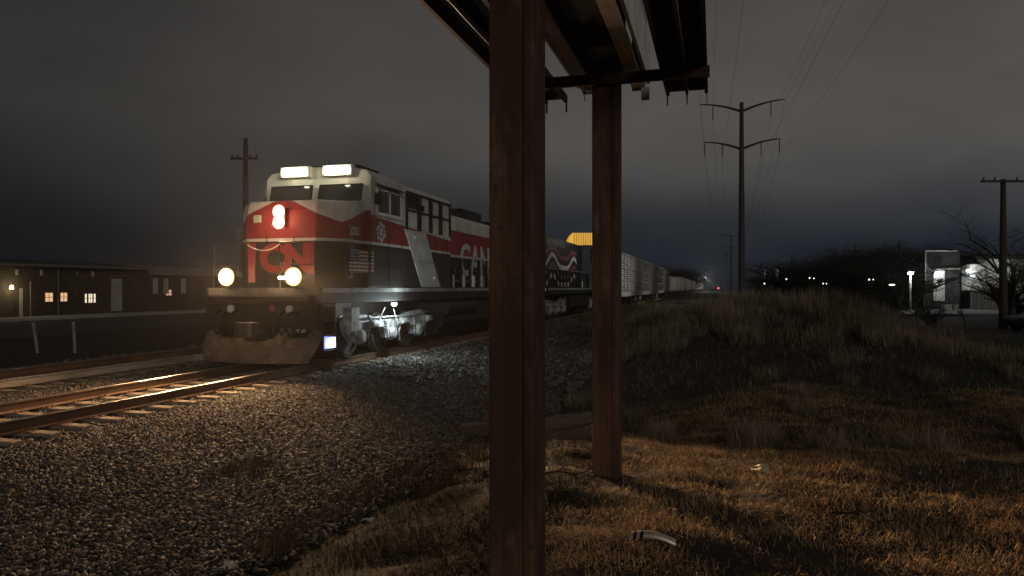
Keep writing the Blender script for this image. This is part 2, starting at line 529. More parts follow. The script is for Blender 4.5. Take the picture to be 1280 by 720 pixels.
def samp_front(n):
    # denser towards the camera, inside the field of view
    Y = 3.2 + 16 * rng.random(n) ** 1.0
    px = rng.uniform(-40, 700, n)
    X = (px - 640) / FPX * Y
    # uniform per area: accept by Y
    keep = rng.random(n) < Y / 19.2
    X, Y = X[keep], Y[keep]
    x = X * math.cos(YAW) - Y * math.sin(YAW); y = X * math.sin(YAW) + Y * math.cos(YAW)
    e = -3.45 + ballast_edge(x, y)
    k = (x > -16.8) & (rng.random(len(x)) < np.clip((e + 0.75 - x) / 1.3, 0, 1))
    return x[k], y[k]
stones('ballast_stones', 620000, samp_front, 0.035, ST, 'crushed grey stone ballast around the tracks')
def samp_far(n):
    x = rng.uniform(-16.8, -2.8, n); y = rng.uniform(15, 48, n)
    X = x * math.cos(YAW) + y * math.sin(YAW)
    return x, y
stones('ballast_stones', 90000, samp_far, 0.085, ST, 'crushed grey stone ballast alongside the standing train')

# ------------------------------------------------------------------ grass (stuff)
def blades(name, x, y, length, width, lean, mats, label, zoff=0.0, wind=(0, 0), flat=0.0):
    n = len(x)
    z = height(x, y) + zoff
    a = rng.uniform(0, 2 * math.pi, n)
    L = length * rng.uniform(0.5, 1.3, n)
    ln = np.clip(rng.normal(lean, 0.35, n), 0.05, 1.5)
    dx, dy = np.cos(a), np.sin(a)
    wx, wy = -dy * width * 0.5 * rng.uniform(0.6, 1.4, n), dx * width * 0.5
    p0 = np.stack([x, y, z], -1)
    mid = p0 + np.stack([dx * L * 0.5 * np.sin(ln * 0.7), dy * L * 0.5 * np.sin(ln * 0.7), L * 0.5 * np.cos(ln * 0.7)], -1)
    tip = mid + np.stack([dx * L * 0.5 * np.sin(ln * 1.4), dy * L * 0.5 * np.sin(ln * 1.4), L * 0.5 * np.cos(np.minimum(ln * 1.5, 2.0))], -1)
    w = np.stack([wx, wy, np.zeros(n)], -1)
    V = np.stack([p0 - w, p0 + w, mid + w * 0.8, mid - w * 0.8, tip + w * 0.25, tip - w * 0.25], 1).reshape(-1, 3)
    b = (np.arange(n) * 6)[:, None]
    F = np.concatenate([b + np.array([[0, 1, 2, 3]]), b + np.array([[3, 2, 4, 5]])], 0)
    mi = rng.integers(0, len(mats), n)
    # patches of colour
    pn = noise2(x, y, 0.9, 31) + rng.normal(0, 0.35, n)
    mi = np.clip(((pn + 1) / 2 * len(mats)).astype(int), 0, len(mats) - 1)
    return tag(np_mesh(name, V, F, mats, np.concatenate([mi, mi])), label, 'grass', kind='stuff')
BR = [mat('weed_brown', (0.105, 0.082, 0.056), 0.95, 0, 0.3, 1.5), mat('weed_tan', (0.25, 0.20, 0.14), 0.95, 0, 0.3, 1.5), mat('weed_green', (0.055, 0.060, 0.034), 0.95, 0, 0.3, 1.5)]
LG = [mat('low_grass_green', (0.040, 0.042, 0.018), 0.95, 0, 0.4, 3), mat('low_grass_brown', (0.060, 0.042, 0.022), 0.95, 0, 0.4, 3), mat('low_grass_dark', (0.030, 0.026, 0.015), 0.95, 0, 0.4, 3)]
GR = [mat('dry_grass_straw', (0.50, 0.34, 0.17), 0.85, 0, 0.3, 2), mat('dry_grass_brown', (0.24, 0.15, 0.072), 0.9, 0, 0.3, 2),
      mat('dry_grass_tan', (0.34, 0.24, 0.13), 0.9, 0, 0.3, 2), mat('green_grass', (0.085, 0.095, 0.035), 0.9, 0, 0.3, 2)]
def frustum_pts(n, px0, px1, Y0, Y1, pw=1.0):
    Y = Y0 + (Y1 - Y0) * rng.random(n)
    keep = rng.random(n) < (Y / Y1) ** pw
    Y = Y[keep]
    X = (rng.uniform(px0, px1, len(Y)) - 640) / FPX * Y
    return X * math.cos(YAW) - Y * math.sin(YAW), X * math.sin(YAW) + Y * math.cos(YAW)
# short matted grass in the foreground
x, y = frustum_pts(640000, 150, 1420, 3.4, 13, 1.0)
e = -3.45 + ballast_edge(x, y)
cl = noise2(x, y, 4.5, 8) + 0.6 * noise2(x, y, 11, 9)
k = (rng.random(len(x)) < np.clip((x - e + 0.5) / 1.3, 0, 1)) & (rng.random(len(x)) < np.clip(0.60 + 0.9 * cl, 0.05, 1))
x, y = x[k], y[k]
left = (x < -1.02 + 0.35 * noise2(x, y, 1.6, 41) + rng.normal(0, 0.12, len(x))) & (y < 9)
blades('grass', x[~left], y[~left], 0.080, 0.0040, 1.1, [BR[0], GR[1], GR[0], GR[2], GR[0], GR[1]], 'matted dry tan grass around the sign posts')
blades('grass', x[left], y[left], 0.070, 0.0040, 1.0, [LG[0], LG[1], LG[2], LG[0], LG[1]], 'short green and brown grass between gravel and posts')
# mid distance
x, y = frustum_pts(230000, 600, 1500, 12, 32, 1.0)
k = (x > -2.4 + 0.4 * noise2(x * 0, y, 1.0, 4)) & (rng.random(len(x)) < np.clip(0.6 + 0.6 * noise2(x, y, 2.2, 12), 0.1, 1))
x, y = x[k], y[k]
blades('grass', x, y, 0.20, 0.008, 0.95, [BR[0], BR[2], BR[2], BR[1], BR[2]], 'rough brown grass on the bank beyond the sign posts')
# tall brush on the berm and in clumps: dense tufts
def tufts(name, cx, cy, per, rad, length, mats, label, width=0.010, lean=0.5):
    X = []; Y = []; 
    for a, b in zip(cx, cy):
        r = rad * np.sqrt(rng.random(per)) * rng.uniform(0.6, 1.3); t = rng.uniform(0, 6.283, per)
        X.append(a + r * np.cos(t)); Y.append(b + r * np.sin(t))
    return blades(name, np.concatenate(X), np.concatenate(Y), length, width, lean, mats, label)
cx = rng.uniform(-3.2, 7.0, 230); cy = rng.uniform(19, 30, 230)
tufts('tall_grass', cx, cy, 420, 0.5, 0.34, [BR[0], BR[1], BR[0]], 'tall dry weeds covering the berm below the power line', 0.009, 0.7)
cx = rng.uniform(-7.2, 1.0, 260); cy = rng.uniform(31, 95, 260)
tufts('tall_grass', cx, cy, 150, 1.0, 0.55, [BR[0], BR[2], BR[0]], 'dark rough weeds between the train and the power line', 0.03, 0.6)
cx = np.array([-1.4, -0.2, 1.0, 2.3, 3.4, 4.6, 5.6, -2.2, 0.4, 3.0, 6.4]); cy = np.array([22.5, 23.5, 24.5, 24, 25, 24.5, 26, 24.5, 21, 21.5, 25])
tufts('brush_clump', cx, cy, 2600, 0.75, 0.62, [BR[1], BR[1], BR[0]], 'rounded tan brush clumps on the crest of the berm', 0.010, 0.75)
cx = rng.uniform(-2.6, 8, 34); cy = rng.uniform(8.4, 17, 34)
tufts('weed_tufts', cx, cy, 420, 0.28, 0.30, [BR[0], BR[1], BR[1]], 'brown weed tufts scattered over the bank', 0.006, 0.8)
# reddish and dark weeds at the gravel edge
def px_ground(px, py, z=-0.2):
    Y = (CAMZ - z) * FPX / (py - 360)
    return at_depth(px, Y)
spots = [px_ground(a, b) for a, b in ((355, 680), (470, 598), (430, 610), (520, 590), (385, 640), (560, 575), (590, 560), (330, 560), (600, 590), (500, 620), (345, 690), (540, 640), (275, 575), (290, 570), (305, 565), (320, 572), (340, 668), (360, 660), (455, 620), (565, 600), (500, 585), (420, 640))]
M_WEED = [mat('dead_weed_red', (0.12, 0.060, 0.035), 0.9, 0, 0.4, 3), mat('dead_weed_dark', (0.06, 0.045, 0.03), 0.9, 0, 0.4, 3), GR[2]]
tufts('dead_weeds', [p[0] for p in spots], [p[1] for p in spots], 420, 0.16, 0.17, M_WEED, 'dark and reddish dead weeds where gravel meets grass', 0.003, 0.6)

# ------------------------------------------------------------------ rails and sleepers
def rail(xc, label, side=None):
    prof = [(-0.075, -0.172), (0.075, -0.172), (0.075, -0.160), (0.018, -0.142), (0.010, -0.045), (0.036, -0.034), (0.036, -0.006),
            (0.028, 0.0), (-0.028, 0.0), (-0.036, -0.006), (-0.036, -0.034), (-0.010, -0.045), (-0.018, -0.142), (-0.075, -0.160)]
    m = MB()
    n = len(prof)
    ysr = [-40, 0, 10, 20, 30, 45, 70, 120, 300, 900]
    for y_ in ysr:
        for p in prof: m.v.append((p[0], y_, p[1]))
    for i in range(len(ysr) - 1):
        for k in range(n):
            k2 = (k + 1) % n
            m.f.append((i * n + k, i * n + k2, (i + 1) * n + k2, (i + 1) * n + k)); m.m.append(1 if k in (6, 7, 8) else 0)
    o = m.build('rail', [side or M_RAILSIDE, M_RAILTOP])
    o.location = (xc, 0, 0)
    return tag(o, label, 'rail', 'rails')
rail(TRK + 0.75, 'rusty rail of the train\'s track nearest the camera')
rail(TRK - 0.75, 'rusty rail of the train\'s track on its far side')
rail(TRK2 + 0.75, 'pale sided rail of the empty second track, its nearer one', mat('pale_rail_web', (0.27, 0.23, 0.20), 0.8, 0.1, 0.3, 5, stretch=(1, 0.3, 1)))
rail(TRK2 - 0.75, 'outermost rail of the empty second track by the marker posts')

ORD = ['first', 'second', 'third', 'fourth', 'fifth', 'sixth', 'seventh', 'eighth', 'ninth', 'tenth', 'eleventh', 'twelfth', 'thirteenth',
       'fourteenth', 'fifteenth', 'sixteenth', 'seventeenth', 'eighteenth', 'nineteenth', 'twentieth', 'twenty-first', 'twenty-second', 'twenty-third', 'twenty-fourth']
def sleeper_mb():
    m = MB()
    L, W = 1.30, 0.115
    n = 14
    for i in range(n + 1):
        t = -L + 2 * L * i / n
        e = 0.012 * math.sin(i * 1.7)
        for (a, b) in ((-W, -0.36), (W, -0.36), (W - 0.01, -0.19 + e * 0.5), (W - 0.03, -0.175 + e * 0.4), (-W + 0.03, -0.176 - e * 0.3), (-W + 0.01, -0.192)):
            m.v.append((t + 0.02 * math.sin(3 * a * i), a + 0.008 * math.sin(i * 2.3 + b * 9), b))
    for i in range(n):
        for k in range(6):
            k2 = (k + 1) % 6
            m.f.append((i * 6 + k, i * 6 + k2, (i + 1) * 6 + k2, (i + 1) * 6 + k)); m.m.append(0)
    m.f.append(tuple(range(6))[::-1]); m.m.append(0)
    m.f.append(tuple(n * 6 + k for k in range(6))); m.m.append(0)
    return m
def first_sleeper():
    t = thing('sleeper', '', 'sleeper', group='sleepers under the rails')
    b = sleeper_mb().build('timber', M_SLEEPER, t)
    for s_ in (-0.75, 0.75):
        p = MB().box(s_ - 0.17, s_ + 0.17, -0.09, 0.09, -0.176, -0.168)
        for q_ in (-0.1, 0.1):
            for w_ in (-0.05, 0.05):
                p.box(s_ + q_ - 0.012, s_ + q_ + 0.012, w_ - 0.012, w_ + 0.012, -0.17, -0.145)
        p.build('tie_plate', M_RAILSIDE, t)
    return t
sl0 = first_sleeper()
ypos = 14.7
for i in range(18):
    o = sl0 if i == 0 else copy_tree(sl0)
    o.location = (TRK + random.uniform(-0.03, 0.03), ypos, random.uniform(-0.006, 0.004)); o.rotation_euler.z = random.uniform(-0.02, 0.02)
    o['label'] = '%s timber sleeper out in front of the locomotive, counted from its plow' % ORD[i]
    ypos -= 0.56
ypos = 18.4
for i in range(15):
    o = copy_tree(sl0)
    o.location = (TRK2 + random.uniform(-0.03, 0.03), ypos, -0.01); o.rotation_euler.z = random.uniform(-0.02, 0.02)
    o['label'] = '%s sleeper of the empty second track, counted leftwards from the locomotive' % ORD[i]
    o['group'] = 'sleepers of the second track'
    ypos -= 0.56
for i in range(24):
    o = copy_tree(sl0)
    o.location = (TRK, 15.3 + 0.56 * i, 0)
    o['label'] = 'shaded timber sleeper beneath the front locomotive'
    o['group'] = 'sleepers beneath the train'

# ------------------------------------------------------------------ locomotive
def livery_material(name, cab_white=True, lower=L_BLACK):
    """red, white and black paint scheme laid out over the body in the locomotive's own coordinates"""
    m = bpy.data.materials.new(name); m.use_nodes = True
    nt = m.node_tree; b = nt.nodes['Principled BSDF']
    b.inputs['Roughness'].default_value = 0.55
    b.inputs['Specular IOR Level'].default_value = 0.2
    tc = nt.nodes.new('ShaderNodeTexCoord'); sp = nt.nodes.new('ShaderNodeSeparateXYZ')
    nt.links.new(tc.outputs['Object'], sp.inputs[0])
    def M(op, a, bb=None, c=None):
        n = nt.nodes.new('ShaderNodeMath'); n.operation = op
        for i, v in enumerate((a, bb, c)):
            if v is None: continue
            if isinstance(v, (int, float)): n.inputs[i].default_value = v
            else: nt.links.new(v, n.inputs[i])
        return n.outputs[0]
    X, Y, Z = sp.outputs
    ax = M('ABSOLUTE', X)
    # height above which the paint is white: nose, cab, machinery house, hood
    nose = M('SUBTRACT', 3.94, M('MULTIPLY', ax, 0.46))
    nose_side = M('MULTIPLY_ADD', M('SUBTRACT', Y, 1.0), 0.33, 3.27)
    nose_t = M('MAXIMUM', nose, nose_side)
    cab_t = M('MULTIPLY_ADD', M('SUBTRACT', Y, 2.5), -0.05, 3.60)
    is_nose = M('LESS_THAN', Y, 2.42)
    is_hood = M('GREATER_THAN', Y, 8.32)
    t = M('ADD', M('MULTIPLY', is_nose, nose_t), M('MULTIPLY', M('SUBTRACT', 1.0, is_nose), cab_t))
    t = M('ADD', M('MULTIPLY', is_hood, 3.80), M('MULTIPLY', M('SUBTRACT', 1.0, is_hood), t))
    white = M('GREATER_THAN', Z, t)
    stripe = M('MULTIPLY', M('GREATER_THAN', Z, 2.87), M('LESS_THAN', Z, 2.94))
    white = M('MAXIMUM', white, stripe)
    red = M('GREATER_THAN', Z, 2.90)
    n = nt.nodes.new('ShaderNodeTexNoise'); n.inputs['Scale'].default_value = 2.5; n.inputs['Detail'].default_value = 8
    mp = nt.nodes.new('ShaderNodeMapping'); mp.inputs['Scale'].default_value = (1, 1, 0.35)
    nt.links.new(tc.outputs['Object'], mp.inputs[0]); nt.links.new(mp.outputs[0], n.inputs['Vector'])
    def mix(f, a, bb):
        x_ = nt.nodes.new('ShaderNodeMix'); x_.data_type = 'RGBA'
        if isinstance(f, (int, float)): x_.inputs[0].default_value = f
        else: nt.links.new(f, x_.inputs[0])
        for i, v in ((6, a), (7, bb)):
            if isinstance(v, tuple): x_.inputs[i].default_value = (*v, 1)
            else: nt.links.new(v, x_.inputs[i])
        return x_.outputs[2]
    c = mix(red, lower, L_RED)
    c = mix(white, c, L_WHITE)
    dirt = M('MULTIPLY', M('SUBTRACT', n.outputs['Fac'], 0.35), 1.1)
    dm = nt.nodes.new('ShaderNodeClamp'); nt.links.new(dirt, dm.inputs[0]); dm.inputs[2].default_value = 0.42
    c = mix(dm.outputs[0], c, (0.035, 0.030, 0.026))
    nt.links.new(c, b.inputs['Base Color'])
    MATS[name] = m
    return m
M_LIV = livery_material('red_white_black_livery')
M_LIV2 = mat('dark_blue_grey_paint', (0.045, 0.05, 0.062), 0.4, 0, 0.4, 2, bump=0.05, spec=0.5)

M_NUM = glow('number_board_lit', (1.0, 0.95, 0.62), 9.0)
M_HEAD = glow('headlamp_lit', (1.0, 0.80, 0.50), 60.0)
M_DITCH = glow('ditch_lamp_lit', (1.0, 0.78, 0.42), 55.0)
M_BLOOMRIM = glow('painted_bloom_rim', (1.0, 0.50, 0.16), 1.3)  # emission painted on the rims to imitate warm bloom round the lamps
M_LED = glow('service_lamp_lit', (0.85, 0.97, 1.0), 30.0)
M_BLUE = glow('blue_step_lamp_lit', (0.22, 0.26, 1.0), 1.6)

def wheelset(parent, y, r=0.53, seg=24):
    w = []
    for s_ in (-1, 1):
        m = MB()
        x0 = 0.72 * s_
        prof = [(r + 0.03, -0.03 * s_), (r + 0.03, 0.0), (r, 0.005 * s_), (r - 0.01, 0.12 * s_), (r - 0.09, 0.125 * s_), (r - 0.10, 0.05 * s_), (0.17, 0.07 * s_), (0.15, 0.14 * s_), (0.04, 0.15 * s_)]
        m.lathe(prof, (x0, y, r), 'x', seg)
        w.append(m.build('wheel', M_WHEEL, parent))
    MB().lathe([(0.08, -0.75), (0.08, 0.75)], (0, y, r), 'x', 10).build('axle', M_WHEEL, parent)
    return w
def loco_truck(root, yc):
    t = MB()
    # cast side frames with drop pedestals
    for s_ in (-1, 1):
        xa, xb = (0.98 * s_, 1.14 * s_)
        xa, xb = min(xa, xb), max(xa, xb)
        prof = [(-2.65, 0.95), (-2.3, 1.12), (-1.2, 1.06), (-0.9, 0.92), (0.9, 0.92), (1.2, 1.06), (2.3, 1.12), (2.65, 0.95), (2.5, 0.62),
                (2.2, 0.40), (1.6, 0.40), (1.45, 0.72), (0.45, 0.72), (0.3, 0.40), (-0.3, 0.40), (-0.45, 0.72), (-1.45, 0.72), (-1.6, 0.40), (-2.2, 0.40), (-2.5, 0.62)]
        t.prism([(yc + a, b) for a, b in prof], 'x', xa, xb)
    f = t.build('truck', M_TRUCK, root, bevel=0.02)
    for k in (-1.9, 0, 1.9):
        wheelset(f, yc + k)
        for s_ in (-1, 1):
            m = MB()
            m.lathe([(0.20, 1.06 * s_), (0.20, 1.22 * s_), (0.14, 1.30 * s_), (0.10, 1.31 * s_)], (0, yc + k, 0.53), 'x', 14)
            m.box(min(1.10 * s_, 1.2 * s_), max(1.10 * s_, 1.2 * s_), yc + k - 0.26, yc + k + 0.26, 0.42, 0.86)
            m.build('axle_box', M_TRUCK, f)
            for d in (-0.36, 0.36):
                c = MB()
                pts = []
                for q_ in range(37):
                    a = q_ / 36 * 2 * math.pi * 4
                    pts.append((1.19 * s_ + 0.055 * math.cos(a), yc + k + d + 0.055 * math.sin(a), 0.60 + 0.30 * q_ / 36))
                c.tube(pts, 0.017, 5)
                c.build('spring', M_TRUCK, f)
            br = MB()
            br.lathe([(0.10, -0.16), (0.10, 0.16)], (1.26 * s_, yc + k + 0.62, 0.84), 'y', 12)
            br.tube([(1.26 * s_, yc + k + 0.5, 0.84), (1.24 * s_, yc + k + 0.35, 0.55), (1.2 * s_, yc + k + 0.5, 0.3)], 0.022, 6)
            br.build('brake_cylinder', M_TRUCK, f)
    p = MB()
    for s_ in (-1, 1):
        p.tube([(1.24 * s_, yc - 2.5, 1.02), (1.27 * s_, yc - 1.2, 1.0), (1.27 * s_, yc + 1.3, 0.98), (1.24 * s_, yc + 2.5, 1.04)], 0.022, 6)
        p.tube([(1.3 * s_, yc - 1.9, 1.25), (1.3 * s_, yc - 1.5, 0.9), (1.26 * s_, yc - 1.0, 0.85), (1.26 * s_, yc - 0.6, 1.25)], 0.02, 6)
        p.tube([(1.33 * s_, yc + 1.0, 0.80), (1.33 * s_, yc + 0.1, 0.78), (1.28 * s_, yc - 0.1, 1.2)], 0.018, 6)
    p.build('brake_pipe', M_TRUCK, f)
    return f
def sand_box(root, y, s_):
    MB().box(min(1.18 * s_, 1.42 * s_), max(1.18 * s_, 1.42 * s_), y - 0.22, y + 0.22, 0.70, 1.30).build('air_reservoir_box', M_TRUCK, root, bevel=0.02)

def locomotive(label, loc, rz, lead=True):
    root = thing('locomotive', label, 'locomotive', loc, rz, 'locomotives at the head of the train')
    body_m = M_LIV if lead else M_LIV2
    dark = M_BLACK
    # deck and sills
    MB().box(-1.49, 1.49, 0.0 if lead else 0.55, 21.75, 1.42, 1.765).build('deck', dark, root, bevel=0.015)
    for s_ in (-1, 1):
        x0, x1 = sorted((1.493 * s_, 1.505 * s_))
        MB().box(x0, x1, 0.05 if lead else 0.6, 21.7, 1.665, 1.772).build('sill_stripe', M_DGALV, root)
    MB().box(-1.40, 1.40, 0.535, 0.548, 1.615, 1.772).build('sill_stripe', M_CAR, root)
    MB().box(-1.40, 1.40, 21.752, 21.765, 1.615, 1.772).build('sill_stripe', M_WHITE, root)
    # nose (chamfered, sloping top)
    m = MB()
    rings = []
    for z, off in ((1.77, 0.0), (2.6, 0.0), (3.60, 0.06), (3.84, 0.16)):
        rings.append([(-1.42, 2.3, z), (-1.42, 1.25 + off, z), (-0.92, 0.72 + off, z), (0.92, 0.72 + off, z), (1.42, 1.25 + off, z), (1.42, 2.3, z)])
    base = 0
    for r_ in rings: m.v += r_
    for i in range(len(rings) - 1):
        for k in range(5):
            m.f.append((i * 6 + k, i * 6 + k + 1, (i + 1) * 6 + k + 1, (i + 1) * 6 + k)); m.m.append(0)
    e = (len(rings) - 1) * 6
    m.v += [(-1.42, 2.3, 3.96), (1.42, 2.3, 3.96)]
    a, b_ = len(m.v) - 2, len(m.v) - 1
    m.f.append((e + 1, e + 2, e + 3, e + 4, b_, a)); m.m.append(0)
    m.f.append((e, e + 1, a)); m.m.append(0)
    m.f.append((e + 4, e + 5, b_)); m.m.append(0)
    m.build('nose', body_m, root, bevel=0.03)
    # cab
    m = MB()
    prof = [(-1.5, 1.77), (-1.5, 4.60), (-1.38, 4.76), (-0.7, 4.90), (0.7, 4.90), (1.38, 4.76), (1.5, 4.60), (1.5, 1.77)]
    n = len(prof)
    for y_ in (2.25, 4.5):
        for p in prof:
            dy = (p[1] - 3.9) * 0.25 if (y_ < 3 and p[1] > 3.9) else 0
            m.v.append((p[0], y_ + dy, p[1]))
    for k in range(n):
        k2 = (k + 1) % n
        m.f.append((k, k2, n + k2, n + k)); m.m.append(0)
    m.f.append(tuple(range(n))[::-1]); m.m.append(0)
    m.f.append(tuple(n + k for k in range(n))); m.m.append(0)
    cab = m.build('cab', body_m, root, bevel=0.03)
    def slant(z): return 2.25 + (z - 3.9) * 0.25
    for s_ in (-1, 1):
        xi, xo = 0.10 * s_, 1.30 * s_
        g = MB()
        z0, z1 = 3.97, 4.40
        fr = 0.03
        g.poly([(xi, slant(z0) - 0.012, z0), (xo, slant(z0) - 0.012, z0), (xo, slant(z1) - 0.012, z1), (xi, slant(z1) - 0.012, z1)])
        g.poly([(xo, slant(z0) + 0.02, z0), (xi, slant(z0) + 0.02, z0), (xi, slant(z1) + 0.02, z1), (xo, slant(z1) + 0.02, z1)])
        for aa, bb in (((xi, z0), (xo, z0)), ((xo, z0), (xo, z1)), ((xo, z1), (xi, z1)), ((xi, z1), (xi, z0))):
            g.poly([(aa[0], slant(aa[1]) - 0.012, aa[1]), (aa[0], slant(aa[1]) + 0.02, aa[1]), (bb[0], slant(bb[1]) + 0.02, bb[1]), (bb[0], slant(bb[1]) - 0.012, bb[1])])
        w = g.build('windshield', M_GLASS, root)
        gk = MB()
        pts = [(xi, slant(z0) - 0.02, z0), (xo, slant(z0) - 0.02, z0), (xo, slant(z1) - 0.02, z1), (xi, slant(z1) - 0.02, z1), (xi, slant(z0) - 0.02, z0)]
        gk.tube(pts, 0.018, 5)
        gk.build('gasket', M_BLACK, w)
        wp = MB().tube([(0.7 * s_, slant(3.95) - 0.05, 3.93), (0.95 * s_, slant(4.3) - 0.05, 4.28)], 0.010, 5)
        wp.tube([(0.78 * s_, slant(4.1) - 0.05, 4.08), (1.1 * s_, slant(4.35) - 0.05, 4.33)], 0.008, 5)
        wp.build('wiper', M_BLACK, w)
        # lit number boards over the windshields
        nb = MB()
        nx0, nx1 = sorted((0.23 * s_, 0.98 * s_))
        nb.box(nx0 - 0.04, nx1 + 0.04, slant(4.55) - 0.10, slant(4.55) + 0.12, 4.62, 4.90)
        hb = nb.build('number_board', M_WHITE, root, bevel=0.02)
        pb = MB().prism([(nx0 + 0.05, 4.65), (nx1 - 0.05, 4.65), (nx1, 4.70), (nx1, 4.815), (nx1 - 0.05, 4.865), (nx0 + 0.05, 4.865), (nx0, 4.815), (nx0, 4.70)], 'y', slant(4.55) - 0.118, slant(4.55) - 0.103)
        pb.build('lit_panel', M_NUM, hb)
        # side windows
        for (ya, yb) in ((2.75, 3.45), (3.52, 4.18)):
            x0, x1 = sorted((1.502 * s_, 1.52 * s_))
            sw = MB().box(x0, x1, ya, yb, 3.72, 4.30).build('side_window', M_GLASS, root)
            fr_ = MB()
            x0, x1 = sorted((1.50 * s_, 1.545 * s_))
            fr_.box(x0, x1, ya - 0.04, ya, 3.68, 4.34); fr_.box(x0, x1, yb, yb + 0.04, 3.68, 4.34)
            fr_.box(x0, x1, ya, yb, 4.30, 4.34); fr_.box(x0, x1, ya, yb, 3.68, 3.72)
            fr_.build('window_frame', M_WHITE if lead else M_DGALV, sw)
        # sun visor and mirror
        x0, x1 = sorted((1.5 * s_, 1.68 * s_))
        vz = MB()
        vz.prism([(1.5 * s_, 4.46), (1.72 * s_, 4.36), (1.72 * s_, 4.34), (1.5 * s_, 4.43)], 'y', 2.7, 4.25)
        vz.build('window_awning', dark, root)
        mr = MB().box(x0, x1, 2.62, 2.66, 3.9, 4.2).build('mirror', dark, root)
        # grab irons on the nose corner
        gi = MB().tube([(1.46 * s_, 1.35, 2.0), (1.56 * s_, 1.30, 2.05), (1.56 * s_, 1.30, 3.2), (1.46 * s_, 1.35, 3.25)], 0.016, 6)
        gi.build('grab_iron', M_DGALV, root)
    # roof gear
    MB().box(-0.9, 0.9, 2.9, 4.2, 4.89, 5.0).build('roof_air_conditioner', dark, root, bevel=0.03)
    h_ = MB()
    for k, (dx, L) in enumerate(((-0.12, 0.45), (0.0, 0.55), (0.12, 0.38))):
        h_.lathe([(0.02, 0.0), (0.025, -L * 0.6), (0.075, -L)], (dx + 0.6, 4.4, 5.0), 'y', 10)
    h_.build('horn', M_DGALV, root)
    MB().tube([(-0.4, 3.8, 4.95), (-0.4, 3.8, 5.25)], 0.012, 5).build('antenna', dark, root)
    # tall machinery house behind the cab with black framed panels
    m = MB()
    prof = [(-1.48, 1.77), (-1.48, 4.56), (-1.35, 4.68), (1.35, 4.68), (1.48, 4.56), (1.48, 1.77)]
    m.prism(prof, 'y', 4.502, 8.3)
    m.build('machinery_house', body_m, root, bevel=0.02)
    for s_ in (-1, 1):
        x0, x1 = sorted((1.482 * s_, 1.53 * s_))
        for k, (ya, yb) in enumerate(((4.62, 5.55), (5.60, 6.45), (6.50, 7.30), (7.35, 8.22))):
            fr_ = MB()
            fw = 0.09
            fr_.box(x0, x1, ya, ya + fw, 3.45, 4.50); fr_.box(x0, x1, yb - fw, yb, 3.45, 4.50)
            fr_.box(x0, x1, ya + fw, yb - fw, 4.44, 4.50); fr_.box(x0, x1, ya + fw, yb - fw, 3.95, 4.0)
            pn = fr_.build('vent_panel', dark, root)
            if k in (0, 1):
                lv = MB()
                for q_ in range(9 if k == 0 else 4):
                    zz = 4.05 + q_ * 0.042
                    lv.box(x0, x1 - 0.01 if s_ > 0 else x1, ya + fw, yb - fw if k == 0 else ya + 0.35, zz, zz + 0.028)
                lv.build('louvre', dark, pn)
    # hood
    m = MB()
    prof = [(-0.98, 1.77), (-0.98, 4.17), (-0.82, 4.36), (0.82, 4.36), (0.98, 4.17), (0.98, 1.77)]
    m.prism(prof, 'y', 8.302, 21.3)
    hood = m.build('hood', body_m, root, bevel=0.02)
    for s_ in (-1, 1):
        for k in range(16):
            ya = 8.45 + k * 0.80
            if ya > 20.9: break
            x0, x1 = sorted((0.982 * s_, 0.996 * s_))
            d = MB().box(x0, x1, ya, ya + 0.74, 2.0, 2.84)
            dr = d.build('hood_door', M_BLACK if lead else M_LIV2, root)
            x0, x1 = sorted((0.996 * s_, 1.02 * s_))
            MB().box(x0, x1, ya + 0.04, ya + 0.06, 2.3, 2.5).build('latch', M_DGALV, dr)
    # exhaust and radiator section
    MB().box(-0.72, 0.72, 9.2, 11.6, 4.362, 4.62).build('dynamic_brake_housing', dark, root, bevel=0.02)
    MB().box(-0.6, 0.6, 12.0, 14.4, 4.362, 4.80).build('exhaust_housing', dark, root, bevel=0.02)
    rd = MB()
    if lead:
        rd.prism([(-0.99, 3.5), (-1.46, 3.95), (-1.46, 4.62), (1.46, 4.62), (1.46, 3.95), (0.99, 3.5)], 'y', 15.8, 21.0)
    else:
        rd.prism([(-1.22, 1.78), (-1.22, 4.50), (-1.0, 4.66), (1.0, 4.66), (1.22, 4.50), (1.22, 1.78)], 'y', 10.0, 21.25)
    rad = rd.build('radiator_housing', dark, root, bevel=0.02)
    for s_ in (-1, 1):
        g = MB()
        for k in range(26):
            gx0 = 1.462 if lead else 1.221
            x0, x1 = sorted((gx0 * s_, (gx0 + 0.023) * s_))
            g.box(x0, x1, 15.9 + k * 0.195, 15.9 + k * 0.195 + 0.05, 4.12 if not lead else 4.0, 4.48)
        g.build('grille', M_DGALV, rad)
    # pipes, filters along the walkway
    for s_ in (-1, 1):
        for k in range(7):
            y_ = 9.4 + k * 1.15
            pf = MB().lathe([(0.05, 0.0), (0.10, 0.02), (0.10, 0.42), (0.04, 0.46)], (1.12 * s_, y_, 1.79), 'z', 12)
            pf.build('filter_canister', M_GALV, root)
        MB().tube([(1.08 * s_, 8.8, 2.02), (1.1 * s_, 14.0, 2.02), (1.08 * s_, 17.0, 2.3)], 0.035, 8).build('pipe', M_DGALV, root)
    # handrails and stanchions
    for s_ in (-1, 1):
        hr = MB().tube([(1.46 * s_, 5.0, 2.78)] + [(1.46 * s_, y_, 2.80) for y_ in (8.5, 12.0, 16.0, 21.3)], 0.017, 6)
        hr.build('handrail', M_DGALV, root)
        for k in range(14):
            y_ = 8.5 + k * 0.98
            st = MB().box(1.43 * s_ - 0.035, 1.43 * s_ + 0.035, y_ - 0.06, y_ + 0.06, 1.50, 2.80)
            st.build('stanchion', dark, root)
